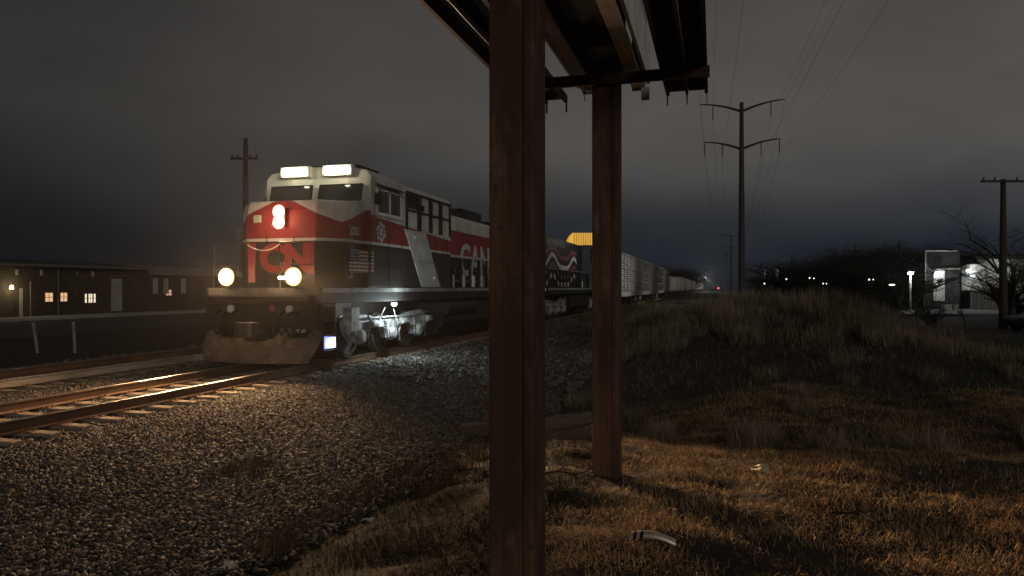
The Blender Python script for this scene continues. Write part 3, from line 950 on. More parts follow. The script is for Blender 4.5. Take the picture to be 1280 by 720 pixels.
    # front handrails, red and white, with a hanging chain
    for (xa, xb) in ((-1.30, -0.42), (0.42, 1.30)):
        fr_ = MB().tube([(xa, 0.60, 1.77), (xa, 0.60, 2.72), (xa * 0.97, 0.60, 2.80), (xb, 0.60, 2.80), (xb, 0.60, 1.77)], 0.018, 8)
        hb_ = fr_.build('front_handrail', dark, root)
        MB().tube([(xa, 0.60, 2.30), (xb, 0.60, 2.30)], 0.014, 6).build('middle_rail', dark, hb_)
    ch = MB()
    ch.tube([(-0.42 + 0.84 * k / 14, 0.60, 2.76 - 0.14 * (1 - ((k - 7) / 7) ** 2)) for k in range(15)], 0.014, 6)
    ch.build('safety_chain', M_WHITE, root)
    # red door and vertical panels on nose front
    MB().box(-0.90, -0.66, 0.70, 0.715, 1.9, 2.84).build('red_panel', M_RED, root)
    MB().box(0.72, 0.90, 0.70, 0.715, 2.1, 2.84).build('red_panel', M_RED, root)
    # anticlimber, pilot, plow
    MB().box(-1.30, 1.30, 0.32, 0.545, 1.45, 1.60).build('anticlimber', dark, root, bevel=0.02)
    p = MB()
    p.box(-1.45, 1.45, 0.50, 0.60, 0.86, 1.419)
    p.build('pilot_plate', dark, root, bevel=0.01)
    w = MB()
    # V plow: outline in x-z, bulging forward in the middle and at the foot
    nseg = 16
    rows = [(0.86, 0.40), (0.70, 0.30), (0.45, 0.14), (0.22, 0.02), (0.12, 0.0)]
    hw = [1.46, 1.48, 1.46, 1.36, 1.30]
    for r_, (z, yo) in enumerate(rows):
        for k in range(nseg + 1):
            t_ = -1 + 2 * k / nseg
            zz = z
            if r_ == 0 and 0.14 < abs(t_) < 0.99:
                zz = z + (0.02 if abs(t_) > 0.8 or 0.28 < abs(t_) < 0.40 else -0.22)
            if r_ == 0 and abs(t_) <= 0.14: zz = z - 0.30
            if r_ == 1 and abs(t_) <= 0.14: zz = 0.54
            if r_ == 1 and 0.14 < abs(t_) < 0.8 and not 0.28 < abs(t_) < 0.40: zz = z - 0.08
            w.v.append((t_ * hw[r_], yo + 0.32 * abs(t_) ** 1.3, zz))
    for r_ in range(len(rows) - 1):
        for k in range(nseg):
            a = r_ * (nseg + 1) + k
            w.f.append((a, a + 1, a + nseg + 2, a + nseg + 1)); w.m.append(0)
    pl = w.build('snow_plow', M_PLOW, root)
    sol = pl.modifiers.new('thickness', 'SOLIDIFY'); sol.thickness = 0.03
    # coupler
    c = MB()
    c.box(-0.13, 0.13, 0.0, 0.75, 0.74, 0.98)
    c.prism([(-0.22, 0.05), (-0.20, -0.18), (-0.06, -0.22), (-0.02, -0.05), (0.10, -0.02), (0.14, -0.20), (0.22, -0.16), (0.24, 0.05), (0.1, 0.18), (-0.1, 0.18)], 'z', 0.70, 1.02)
    c.build('coupler', M_WHEEL, root, bevel=0.01)
    c = MB(); c.box(-0.13, 0.13, 21.6, 22.3, 0.74, 0.98); c.box(-0.2, 0.2, 22.1, 22.42, 0.70, 1.02)
    c.build('coupler', M_WHEEL, root, bevel=0.01)
    for k, xx in enumerate((-1.05, -0.85, -0.65, 0.60, 0.80, 1.0)):
        MB().tube([(xx, 0.50, 1.25), (xx, 0.30, 1.18), (xx + 0.02, 0.20, 0.92), (xx + 0.05, 0.30, 0.74), (xx + 0.08, 0.42, 0.86)], 0.024, 7).build('air_hose', M_BLACK, root)
    for s_ in (-1, 1):
        st = MB()
        for k in range(4):
            z = 0.36 + k * 0.33
            yy = 0.74 + 0.10 * k * 0
            x0, x1 = sorted((1.12 * s_, 1.50 * s_))
            st.box(x0, x1, 0.66, 1.15, z, z + 0.035)
        x0, x1 = sorted((1.12 * s_, 1.14 * s_))
        st.box(x0, x1, 0.66, 1.15, 0.36, 1.42)
        st.box(min(1.12 * s_, 1.5 * s_), max(1.12 * s_, 1.5 * s_), 0.63, 0.655, 0.34, 1.42)
        st.box(min(1.12 * s_, 1.5 * s_), max(1.12 * s_, 1.5 * s_), 1.155, 1.18, 0.34, 1.42)
        st.build('step_well', dark, root)
        # marker discs on the pilot
        MB().lathe([(0.085, 0.0), (0.085, -0.07), (0.06, -0.08)], (0.75 * s_, 0.50, 1.30), 'y', 14).build('marker_lens', M_WHITE, root)
        mu = MB().lathe([(0.17, 0.0), (0.17, -0.05)], (0.85 * s_, 0.6, 1.30), 'y', 14)
    MB().lathe([(0.075, 0.0), (0.075, -0.06), (0.05, -0.07)], (0.32, 0.50, 1.32), 'y', 14).build('marker_lens', M_RED, root)
    # fuel tank
    m = MB()
    m.prism([(-1.38, 1.30), (-1.38, 0.62), (-1.05, 0.30), (1.05, 0.30), (1.38, 0.62), (1.38, 1.30)], 'y', 7.9, 14.7)
    m.build('fuel_tank', dark, root, bevel=0.03)
    MB().lathe([(0.24, 8.0), (0.26, 8.1), (0.26, 11.0), (0.24, 11.1)], (1.30, 0, 1.10), 'y', 14).build('air_tank', dark, root)
    MB().box(-0.5, 0.5, 0.1, 21.2, 0.95, 1.418).build('centre_sill', dark, root)
    loco_truck(root, 4.35); loco_truck(root, 18.0)
    for s_ in (-1, 1):
        sand_box(root, 1.75, s_)
    # ditch lamps
    for s_ in (-1, 1):
        b_ = MB()
        b_.lathe([(0.15, 0.62), (0.17, 0.48), (0.175, 0.44), (0.15, 0.435)], (0.86 * s_, 0, 2.02), 'y', 20)
        b_.box(0.86 * s_ - 0.04, 0.86 * s_ + 0.04, 0.5, 0.58, 1.77, 1.9)
        d = b_.build('ditch_light', dark, root)
        if lead:
            MB().lathe([(0.176, 0.470), (0.205, 0.455), (0.205, 0.440), (0.155, 0.4345), (0.152, 0.45)], (0.86 * s_, 0, 2.02), 'y', 24).build('bloom_bezel', M_BLOOMRIM, d)  # ring glows by itself, widening the lamp's halo
            MB().lathe([(0.148, 0.434), (0.125, 0.415), (0.04, 0.405)], (0.86 * s_, 0, 2.02), 'y', 20).build('lens', M_DITCH, d)
    hl = MB().box(-0.17, 0.17, 0.66, 0.80, 3.20, 3.66).build('headlight_housing', M_RED if lead else dark, root, bevel=0.02)
    for zz in (3.56, 3.31):
        if lead:
            MB().lathe([(0.155, 0.668), (0.16, 0.655), (0.13, 0.648), (0.127, 0.66)], (0, 0, zz), 'y', 20).build('headlight_bloom_rim', M_BLOOMRIM, root)  # self-glowing ring as painted bloom round each headlight
        l_ = MB().lathe([(0.125, 0.67), (0.125, 0.65), (0.10, 0.635), (0.03, 0.63)], (0, 0, zz), 'y', 18)
        l_.build('headlight', M_HEAD if lead else M_GLASS, root)
    if lead:
        # paint details
        # white slanted band behind the cab
        for s_ in (-1, 1):
            xa = 1.482 * s_; xb = 1.492 * s_
            d = MB()
            P4 = [(4.55, 3.42), (6.10, 3.42), (7.35, 1.80), (5.80, 1.80)]
            d.prism(P4, 'x', min(xa, xb), max(xa, xb))
            bd = d.build('white_band', M_GALV, root)
            sm = MB()
            xa, xb = sorted((1.4925 * s_, 1.4985 * s_))
            sm.box(xa, xb, 5.55, 6.95, 2.52, 2.54)
            sm.box(xa, xb, 6.05, 6.08, 2.54, 3.3)
            sm.build('seam', M_DGALV, bd)
            for (yy, zz) in ((5.2, 3.2), (6.75, 2.05)):
                MB().box(min(1.4925 * s_, 1.51 * s_), max(1.4925 * s_, 1.51 * s_), yy, yy + 0.16, zz, zz + 0.07).build('reflector', M_WHITE, root)
        se = MB()
        for xx in (-0.36, 0.36):
            se.box(xx - 0.008, xx + 0.008, 0.712, 0.722, 1.80, 3.0)
        se.box(-0.90, 0.90, 0.712, 0.722, 2.78, 2.795)
        se.build('nose_seam', M_BLACK, root)
        for s_ in (-1, 1):
            x0, x1 = sorted((1.5005 * s_, 1.508 * s_))
            sm = MB()
            for yy in (2.40, 3.48, 4.30):
                sm.box(x0, x1, yy, yy + 0.012, 1.80, 3.62)
            for zz in (2.30, 3.60):
                sm.box(x0, x1, 2.41, 4.30, zz, zz + 0.012)
            sm.build('cab_seam', M_BLACK, root)
            rv = MB()
            for k in range(22):
                for yy in (2.36, 4.36):
                    rv.box(x0, x1, yy, yy + 0.018, 1.85 + k * 0.12, 1.868 + k * 0.12)
            rv.build('rivets', M_CAR, root)
            dn = MB()
            x0, x1 = sorted((1.4815 * s_, 1.490 * s_))
            for yy in (6.9, 7.6, 8.0):
                dn.box(x0, x1, yy, yy + 0.012, 1.85, 3.40)
            dn.build('panel_seam', M_BLACK, root)
        # flag decals on the lower cab wall (right side seen)
        fw, fh, fy, fz = 1.15, 0.58, 1.42, 2.14
        fl = MB()
        bw = fh / 13
        for k in range(13):
            fl.mat(0 if k % 2 == 0 else 1)
            y1 = fy + fw
            y0 = fy
            if k >= 6: y1 = fy + fw; y0 = fy + fw * 0.42
            fl.box(1.424, 1.432, y0, y1, fz + k * bw, fz + (k + 1) * bw - 0.001)
        fl.mat(2); fl.box(1.424, 1.433, fy, fy + fw * 0.42 - 0.001, fz + 6 * bw, fz + fh)
        fl.mat(1)
        for i in range(5):
            for j in range(4):
                yy = fy + 0.05 + i * 0.09; zz = fz + 6 * bw + 0.04 + j * 0.075
                fl.box(1.433, 1.436, yy, yy + 0.03, zz, zz + 0.03)
        # the cab wall stands proud of the nose: shift the part of the flag on it
        fl.v = [(v[0] + (0.082 if v[1] > 2.24 else 0.0), v[1], v[2]) for v in fl.v]
        fl.build('flag_decal', [M_RED, M_WHITE, mat('navy_paint', (0.02, 0.03, 0.09), 0.5)], root)
        # side lettering reads from the right: local +Y runs to the viewer's right
        Mr = Matrix(((0, 0, 1, 0), (1, 0, 0, 0), (0, 1, 0, 0), (0, 0, 0, 1)))
        text_mesh('side_lettering', 'CANADIAN', 1.62, M_GALV, root, Matrix.Translation((1.0, 10.6, 2.26)) @ Mr, 0.004, 0.03, 1.05)
        text_mesh('cab_number', '3233', 0.27, M_GALV, root, Matrix.Translation((1.425, 1.45, 3.06)) @ Mr, 0.003, 0.005, 0.9)
        em = MB()
        # round unit emblem: a ring and a small wreath of bars
        for k in range(12):
            a = k / 12 * 2 * math.pi; a2 = (k + 0.8) / 12 * 2 * math.pi
            r0, r1 = 0.15, 0.24 + 0.04 * (k % 2)
            em.poly([(1.506, 3.0 + r0 * math.cos(a), 3.22 + r0 * math.sin(a)), (1.506, 3.0 + r1 * math.cos(a), 3.22 + r1 * math.sin(a)), (1.506, 3.0 + r1 * math.cos(a2), 3.22 + r1 * math.sin(a2)), (1.506, 3.0 + r0 * math.cos(a2), 3.22 + r0 * math.sin(a2))])
        em.box(1.503, 1.507, 2.93, 3.07, 3.12, 3.32)
        em.build('emblem', M_GALV, root)
        Mf = Matrix(((1, 0, 0, 0), (0, 0, -1, 0), (0, 1, 0, 0), (0, 0, 0, 1)))
        text_mesh('front_lettering', 'CN', 0.86, M_RED, root, Matrix.Translation((-0.52, 0.69, 2.18)) @ Mf, 0.006, 0.045, 1.05)
        MB().box(-0.72, -0.52, 0.70, 0.76, 3.32, 3.50).build('class_light', glow('class_light_lit', (0.65, 0.70, 0.35), 0.10, (0.3, 0.32, 0.2)), root, bevel=0.02)
        # service lamps
        sv = MB().lathe([(0.07, 0.0), (0.07, -0.05), (0.03, -0.09)], (1.44, 3.95, 1.36), 'z', 14)
        sv.build('service_lamp', M_LED, root)
        lamp('service_lamp_light', 'POINT', (1.74, 3.95, 1.18), 120, (0.80, 0.95, 1.0), root, 0.05)
        MB().box(1.16, 1.52, 0.665, 1.14, 0.42, 0.66).build('step_light', M_BLUE, root)
        lamp('step_light_glow', 'POINT', (1.60, 1.0, 0.50), 5, (0.70, 0.85, 1.0), root, 0.05)
        MB().box(0.46, 0.66, 0.48, 0.53, 1.97, 2.03).build('platform_lamp', glow('platform_lamp_lit', (1, 0.93, 0.8), 12), root)
        # real beams of the head and ditch lamps
        for s_ in (-1, 1):
            lamp('ditch_beam', 'SPOT', (0.86 * s_, 0.36, 2.02), 900, (1.0, 0.60, 0.28), root, 0.08, R(112), 0.9, (0.1 * s_, -1, -0.16))
        lamp('ditch_side_beam', 'SPOT', (-0.86, 0.36, 2.02), 2600, (1.0, 0.60, 0.28), root, 0.07, R(26), 0.9, (0.62, -0.80, 0.03))
        lamp('ditch_side_beam', 'SPOT', (0.90, 0.36, 2.02), 16000, (1.0, 0.60, 0.29), root, 0.07, R(21), 0.9, (0.735, -0.678, -0.095))
        lamp('ditch_side_beam', 'SPOT', (0.90, 0.36, 2.02), 3200, (1.0, 0.60, 0.29), root, 0.07, R(26), 0.9, (0.53, -0.85, 0.0))
        lamp('headlight_beam', 'SPOT', (0, 0.58, 3.43), 2600, (1.0, 0.60, 0.30), root, 0.10, R(72), 1.0, (0.22, -1, -0.75))
        lamp('headlight_beam', 'SPOT', (0, 0.50, 3.43), 3200, (1.0, 0.66, 0.38), root, 0.10, R(30), 0.9, (0.56, -0.80, 0.02))
        # their spill back on the nose and platform
        lamp('ditch_spill', 'POINT', (0.42, 0.26, 2.05), 22, (1.0, 0.60, 0.30), root, 0.08)
        lamp('ditch_spill', 'POINT', (-1.2, 0.26, 2.05), 22, (1.0, 0.60, 0.30), root, 0.08)
        lamp('headlight_spill', 'POINT', (0.0, 0.36, 3.43), 22, (1.0, 0.60, 0.35), root, 0.08)
        for s_ in (-1, 1):
            lamp('number_board_spill', 'POINT', (0.6 * s_, 1.95, 4.74), 14, (1.0, 0.93, 0.62), root, 0.08)
    else:
        # waving flag stripes on the hood end, a pale number panel
        for k in range(4):
            for s_ in (-1, 1):
                m = MB()
                N = 40
                z0 = 1.95 + k * 0.56
                for i in range(N + 1):
                    t_ = i / N
                    yy = 12.0 + 9.0 * t_
                    zz = z0 + 0.34 * math.sin(t_ * 9.0 + 0.6) + 0.10 * math.sin(t_ * 17)
                    zz = min(max(zz, 1.85), 3.85)
                    m.v += [(s_ * 1.224, yy, zz), (s_ * 1.224, yy, min(zz + 0.26, 4.1)), (s_ * 1.229, yy, zz), (s_ * 1.229, yy, min(zz + 0.26, 4.1))]
                for i in range(N):
                    a = i * 4
                    for q4 in ((a, a + 1, a + 5, a + 4), (a + 2, a + 3, a + 7, a + 6), (a, a + 2, a + 6, a + 4), (a + 1, a + 3, a + 7, a + 5)):
                        m.f.append(q4); m.m.append(0)
                m.build('flag_stripe', M_GALV if k % 2 == 0 else mat('dull_red_paint', (0.16, 0.03, 0.03), 0.5), root)
    # the front platform of the leading unit is deeper: its fittings stand further forward
    if lead:
        fwd = ('anticlimber', 'pilot_plate', 'snow_plow', 'air_hose', 'step_well', 'marker_lens', 'ditch_light', 'front_handrail', 'safety_chain',
               'step_light', 'platform_lamp', 'ditch_beam', 'ditch_side_beam', 'ditch_spill', 'step_light_glow')
        for c in children(root):
            n_ = c.name.split('.')[0]
            if n_ in fwd or (n_ == 'coupler' and min(v.co.y for v in c.data.vertices) < 3) or (n_ == 'sill_stripe' and max(v.co.y for v in c.data.vertices) < 1):
                c.location.y -= 0.55
    return root
S0 = 14.6
locomotive('red and white locomotive with blazing lamps at the head of the train', (TRK, S0, 0), 0.0, True)
locomotive('dark locomotive with waving stripes along its hood coupled behind the red one', (TRK, S0 + 22.35 + 22.4, 0), math.pi, False)

# ------------------------------------------------------------------ freight cars
def car_truck(root, yc, seg=14):
    m = MB()
    for s_ in (-1, 1):
        x0, x1 = sorted((0.95 * s_, 1.08 * s_))
        m.prism([(yc - 1.2, 0.36), (yc - 1.2, 0.62), (yc - 0.5, 0.86), (yc + 0.5, 0.86), (yc + 1.2, 0.62), (yc + 1.2, 0.36), (yc + 0.7, 0.40), (yc + 0.35, 0.20), (yc - 0.35, 0.20), (yc - 0.7, 0.40)], 'x', x0, x1)
    t = m.build('truck', M_CAR, root)
    wheelset(t, yc - 0.88, 0.45, seg); wheelset(t, yc + 0.88, 0.45, seg)
M_TANCAR = mat('grey_tan_car_paint', (0.30, 0.285, 0.26), 0.6, 0.1, 0.35, 1.5, bump=0.1)
L_AR = 27.4
def autorack():
    root = thing('autorack_car', '', 'railcar', group='enclosed car carriers behind the locomotives')
    MB().box(-1.45, 1.45, 0.3, L_AR - 0.3, 0.95, 1.30).build('underframe', M_CAR, root)
    MB().box(-1.40, 1.40, 0.5, L_AR - 0.5, 1.302, 5.02).build('inner_wall', mat('dark_interior', (0.035, 0.034, 0.033), 0.9), root)
    f = MB()
    n = 21
    w = (L_AR - 0.8) / n
    for s_ in (-1, 1):
        x0, x1 = sorted((1.46 * s_, 1.54 * s_))
        for k in range(n + 1):
            yy = 0.4 + k * w
            f.box(x0, x1, yy - 0.05, yy + 0.05, 1.30, 5.05)
        for z in (1.30, 2.42, 3.60, 4.98):
            x2, x3 = sorted((1.455 * s_, 1.535 * s_))
            f.box(x2, x3, 0.4, L_AR - 0.4, z, z + 0.10)
    f.build('side_frame', M_CAR, root)
    p = MB()
    for s_ in (-1, 1):
        x0, x1 = sorted((1.42 * s_, 1.45 * s_))
        for k in range(n):
            ya = 0.4 + k * w + 0.07; yb = 0.4 + (k + 1) * w - 0.07
            for (za, zb, rows) in ((1.45, 2.38, 5), (2.56, 3.56, 5), (3.74, 4.94, 6)):
                h = (zb - za) / rows
                for r_ in range(rows):
                    if (k * 7 + r_ * 3) % 11 == 0: continue
                    p.box(x0, x1, ya, yb, za + r_ * h + 0.03, za + (r_ + 1) * h - 0.08)
    p.build('slotted_panels', M_GALV, root)
    m = MB()
    m.prism([(-1.54, 5.05), (-1.2, 5.28), (0, 5.36), (1.2, 5.28), (1.54, 5.05)], 'y', 0.35, L_AR - 0.35)
    m.build('roof', M_DGALV, root)
    for yy in (0.32, L_AR - 0.37):
        MB().box(-1.5, 1.5, yy, yy + 0.05, 1.0, 5.04).build('end_door', M_DGALV, root)
    MB().box(-0.12, 0.12, -0.25, L_AR + 0.25, 0.80, 0.94).build('coupler', M_CAR, root)
    car_truck(root, 2.6); car_truck(root, L_AR - 2.6)
    return root
ar0 = autorack()
yy = S0 + 22.4 * 2 + 0.9 + 0.8
AR_LAB = ['pale slotted autorack railcar nearest behind the thin sign post', 'second autorack railcar along, its panels dirtier and dimmer', 'third autorack railcar along, last before the low cars']
for i in range(3):
    o = ar0 if i == 0 else copy_tree(ar0)
    o.location = (TRK, yy, 0); o['label'] = AR_LAB[i]
    yy += L_AR + 0.6
def boxcar(name, L, top, m1, bottom=1.1, ribs=True, hopper=False):
    root = thing(name, '', 'railcar', group='mixed freight cars far down the train')
    MB().box(-1.42, 1.42, 0.2, L - 0.2, 0.92, bottom - 0.002).build('underframe', M_CAR, root)
    m = MB()
    if hopper:
        m.prism([(0.3, top), (0.3, bottom + 0.9), (1.9, bottom + 0.9), (L / 2 - 2.2, 0.5), (L / 2 - 1.6, 0.5), (L / 2, bottom + 0.5), (L / 2 + 1.6, 0.5), (L / 2 + 2.2, 0.5), (L - 1.9, bottom + 0.9), (L - 0.3, bottom + 0.9), (L - 0.3, top)], 'x', -1.46, 1.46)
    elif top > bottom + 0.3:
        m.box(-1.46, 1.46, 0.3, L - 0.3, bottom, top)
    else:
        m.box(-1.46, 1.46, 0.3, L - 0.3, bottom, top)
    m.build('body', m1, root)
    if ribs and top > 2:
        r_ = MB()
        for s_ in (-1, 1):
            x0, x1 = sorted((1.462 * s_, 1.53 * s_))
            k = 0.4
            while k < L - 0.4:
                r_.box(x0, x1, k, k + 0.09, bottom + (0.9 if hopper else 0), top); k += 1.15
        r_.build('side_rib', m1, root)
        MB().prism([(-1.5, top + 0.002), (0, top + 0.18), (1.5, top + 0.002)], 'y', 0.25, L - 0.25).build('roof', M_DGALV, root)
    car_truck(root, 1.9, 10); car_truck(root, L - 1.9, 10)
    return root
fl0 = boxcar('flat_car', 18.5, 1.35, M_TANCAR)
bx0 = boxcar('boxcar', 18.0, 4.7, M_TANCAR)
hp0 = boxcar('hopper_car', 18.0, 4.5, M_DGALV, 1.1, True, True)
def container():
    t = thing('container', '', 'container', group='boxes loaded on the flat cars')
    b = MB().box(-1.3, 1.3, 0, 6.1, 0, 2.75).build('container_body', M_GALV, t, bevel=0.02)
    for s_ in (-1, 1):
        r_ = MB()
        x0, x1 = sorted((1.302 * s_, 1.335 * s_))
        for k in range(20):
            r_.box(x0, x1, 0.12 + k * 0.3, 0.12 + k * 0.3 + 0.14, 0.15, 2.6)
        r_.build('corrugation', M_GALV, t)
    MB().box(-1.2, 1.2, -0.04, -0.002, 0.12, 2.6).build('door', M_DGALV, t)
    return t
ct0 = container()
seq = ['flat', 'flat', 'flat', 'box', 'hop', 'box', 'box', 'hop', 'hop', 'box', 'box', 'hop', 'box', 'box', 'box', 'hop', 'box', 'box', 'box', 'box', 'box', 'box', 'box', 'box']
cnt = {'flat': 0, 'box': 0, 'hop': 0}; nct = 0
KN = {'flat': 'low pale flat car', 'box': 'pale tall boxcar far down the train', 'hop': 'grey hopper car far down the train'}
for i, kd in enumerate(seq):
    src = {'flat': fl0, 'box': bx0, 'hop': hp0}[kd]
    o = src if cnt[kd] == 0 else copy_tree(src)
    o.location = (TRK, yy, 0)
    o['label'] = '%s, %s of its kind from the front' % (KN[kd], ORD[cnt[kd]])
    if kd == 'flat':
        for off in ((10.8,) if cnt[kd] == 0 else (1.0, 11.2) if cnt[kd] == 1 else (6.0,)):
            c = ct0 if nct == 0 else copy_tree(ct0)
            c.location = (TRK, yy + off, 1.352)
            c['label'] = '%s pale corrugated container standing on the low flat cars, from the front' % ORD[nct]
            nct += 1
    cnt[kd] += 1
    yy += (18.5 if kd == 'flat' else 18.0) + 0.9
TRAIN_END = yy

# ------------------------------------------------------------------ billboard on two steel posts
BX = -0.905
def billboard():
    root = thing('billboard', 'dark two-sided billboard with catwalks on two rusty steel posts', 'billboard', (BX, 3.48, 0.1))
    ry = [0.0, 2.81]
    zt = CAMZ + 1.86 - 0.1
    def hpost(y_, w, xo):
        # wide-flange steel column, web across the view, rounded by rust and paint
        m = MB()
        hw = w / 2; tf = 0.016
        z0, z1 = -0.9, 6.2
        # profile seen from above: two flanges with rolled lips joined by a web facing the viewer
        m.prism([(-hw, y_ - 0.125), (-hw + 0.012, y_ - 0.128), (-hw + 0.048, y_ - 0.122), (-hw + 0.056, y_ - 0.112), (hw - 0.056, y_ - 0.112),
                 (hw - 0.048, y_ - 0.122), (hw - 0.012, y_ - 0.128), (hw, y_ - 0.125), (hw, y_ + 0.125), (-hw, y_ + 0.125)], 'z', z0, z1)
        m.v = [(v[0] + xo, v[1], v[2]) for v in m.v]
        return m.build('post', RUST, root, bevel=0.003)
    hpost(ry[0], 0.217, -0.017); hpost(ry[1], 0.218, 0.024)
    y0, y1 = -1.9, 3.42
    zc = CAMZ + 1.74 - 0.1
    # cross arms carrying the catwalks
    for y_ in ry:
        m = MB()
        m.box(-0.80, 0.87, y_ - 0.165, y_ - 0.13, zc - 0.045, zc + 0.045)
        m.box(-0.80, 0.87, y_ - 0.128, y_ - 0.06, zc + 0.035, zc + 0.045)
        m.build('cross_arm', RUST2, root)
    # sign faces, back to back
    for s_, xf in ((-1, -0.285), (1, 0.285)):
        x0, x1 = sorted((xf, xf + 0.02 * s_))
        MB().box(x0, x1, y0, y1, zt + 0.10, zt + 3.0).build('sign_face', POSTER if s_ > 0 else WPAINT, root)
        x0, x1 = sorted((xf + 0.022 * s_, xf + 0.05 * s_))
        MB().box(x0, x1, y0, y1, zt + 0.02, zt + 0.42).build('apron', WPAINT, root)
        x0, x1 = sorted((0.17 * s_, 0.283 * s_))
        if s_ > 0:
            MB().box(x0, x1, y0, y1 - 0.55, zt - 0.01, zt + 0.04).build('bottom_rail', PLY, root)
            MB().box(x0, x1, y1 - 0.54, y1, zt - 0.01, zt + 0.03).build('bottom_rail', PLY, root)
        else:
            MB().box(x0, x1, y0, y1, zt - 0.01, zt + 0.04).build('bottom_rail', PLY, root)
        tr = MB()
        tr.tube([(0.29 * s_, y0, zt - 0.012), (0.29 * s_, y1 + 0.05, zt - 0.012), (0.30 * s_, y1 + 0.18, zt - 0.05)], 0.005, 5)
        tr.build('edge_wire', M_DGALV, root)
        # end trim
        MB().box(min(0.17 * s_, 0.29 * s_), max(0.17 * s_, 0.29 * s_), y1 + 0.002, y1 + 0.03, zt - 0.03, zt + 3.0).build('end_trim', M_DGALV if s_ > 0 else RUST2, root)
        # uprights inside
        for y_ in (y0 + 0.2, -0.6, 0.8, 1.9, y1 - 0.3):
            MB().box(min(0.20 * s_, 0.28 * s_), max(0.20 * s_, 0.28 * s_), y_, y_ + 0.06, zt + 0.05, zt + 2.9).build('upright', BLACKSTEEL, root)
    # dark boxed underside between the faces
    MB().box(-0.168, 0.168, y0, y1 - 0.05, zt + 0.02, zt + 0.06).build('soffit', BLACKSTEEL, root)
    MB().box(-0.11, 0.11, y0, y1 - 0.05, zt + 2.4, zt + 2.5).build('top_beam', BLACKSTEEL, root)
    # catwalks
    for s_ in (-1, 1):
        a, b_ = (0.475, 0.85) if s_ > 0 else (0.46, 0.87)
        x0, x1 = sorted((a * s_, b_ * s_))
        cw = MB()
        zb = zc + 0.047
        cw.box(x0, x0 + 0.03, y0, y1 + 0.12, zb, zb + 0.07)
        cw.box(x1 - 0.03, x1, y0, y1 + 0.12, zb, zb + 0.07)
        mid = (x0 + x1) / 2
        cw.box(mid - 0.012, mid + 0.012, y0, y1 + 0.12, zb, zb + 0.06)
        cat = cw.build('catwalk', BLACKSTEEL, root)
        pl = MB()
        k = 0
        for (xa, xb) in ((x0 + 0.032, mid - 0.016), (mid + 0.016, x1 - 0.032)):
            pl.box(xa, xb, y0, y1 + 0.10, zb + 0.03, zb + 0.055)
        pl.build('plank', BLACKSTEEL, cat)
        wr = MB()
        wr.tube([(mid + 0.018 * s_, y0, zb - 0.006), (mid + 0.02 * s_, y1 - 0.8, zb - 0.004)], 0.004, 5)
        wr.build('cable', M_GALV, cat)
        # downturned clips at the far end
        for xx in (x0 + 0.01, mid, x1 - 0.01):
            MB().box(xx - 0.006, xx + 0.006, y1 + 0.10, y1 + 0.13, zb - 0.09, zb + 0.05).build('end_clip', M_DGALV, cat)
    # loose strap near the left joint
    MB().tube([(-0.62, 2.70, zc + 0.05), (-0.50, 2.66, zc - 0.06), (-0.42, 2.66, zc - 0.05)], 0.008, 5).build('strap', M_DGALV, root)
    # dangling bracket plates
    MB().box(-0.24, -0.18, 3.2, 3.3, zt - 0.06, zt - 0.012).build('bracket', PLY, root)
    MB().box(0.26, 0.33, 3.36, 3.42, zt - 0.13, zt - 0.02).build('bracket', M_DGALV, root)
    return root
billboard()

# ------------------------------------------------------------------ old ties dumped behind the posts
def old_tie(px0, px1, Y, zc_, label, tilt=0.0, skew=0.0, h=0.2):
    xa, ya = at_depth(px0, Y); xb, yb = at_depth(px1, Y + skew)
    v = Vector((xb - xa, yb - ya, 0)); L = v.length
    m = MB()
    n = 10
    for i in range(n + 1):
        t = i / n * L
        for (a, b_) in ((-0.11, -h / 2), (0.11, -h / 2), (0.115, h / 2 - 0.03), (0.09, h / 2), (-0.09, h / 2), (-0.115, h / 2 - 0.03)):
            m.v.append((t, a + 0.01 * math.sin(i * 2.1 + a * 20), b_ + 0.008 * math.sin(i * 1.3 + b_ * 30)))
    for i in range(n):
        for k in range(6):
            m.f.append((i * 6 + k, i * 6 + (k + 1) % 6, (i + 1) * 6 + (k + 1) % 6, (i + 1) * 6 + k)); m.m.append(0)
    m.f.append(tuple(range(6))[::-1]); m.m.append(0); m.f.append(tuple(n * 6 + k for k in range(6))); m.m.append(0)
    o = m.build('old_tie', M_OLDTIE)
    o.location = (xa, ya, zc_); o.rotation_euler = (0, -tilt, math.atan2(v.y, v.x))
    return tag(o, label, 'timber', 'discarded railway ties')
hz = h1(*at_depth(700, 11.0))
old_tie(672, 752, 11.6, hz + 0.24, 'upper dark tie of the pile seen between the two sign posts', 0.02, 0.5)
old_tie(655, 748, 11.1, hz + 0.07, 'lower pale topped tie of the pile between the sign posts', 0.05, 0.8, 0.16)
old_tie(576, 640, 11.0, h1(*at_depth(600, 11)) + 0.12, 'short tie end poking out left of the thick sign post', 0.0, 0.2)

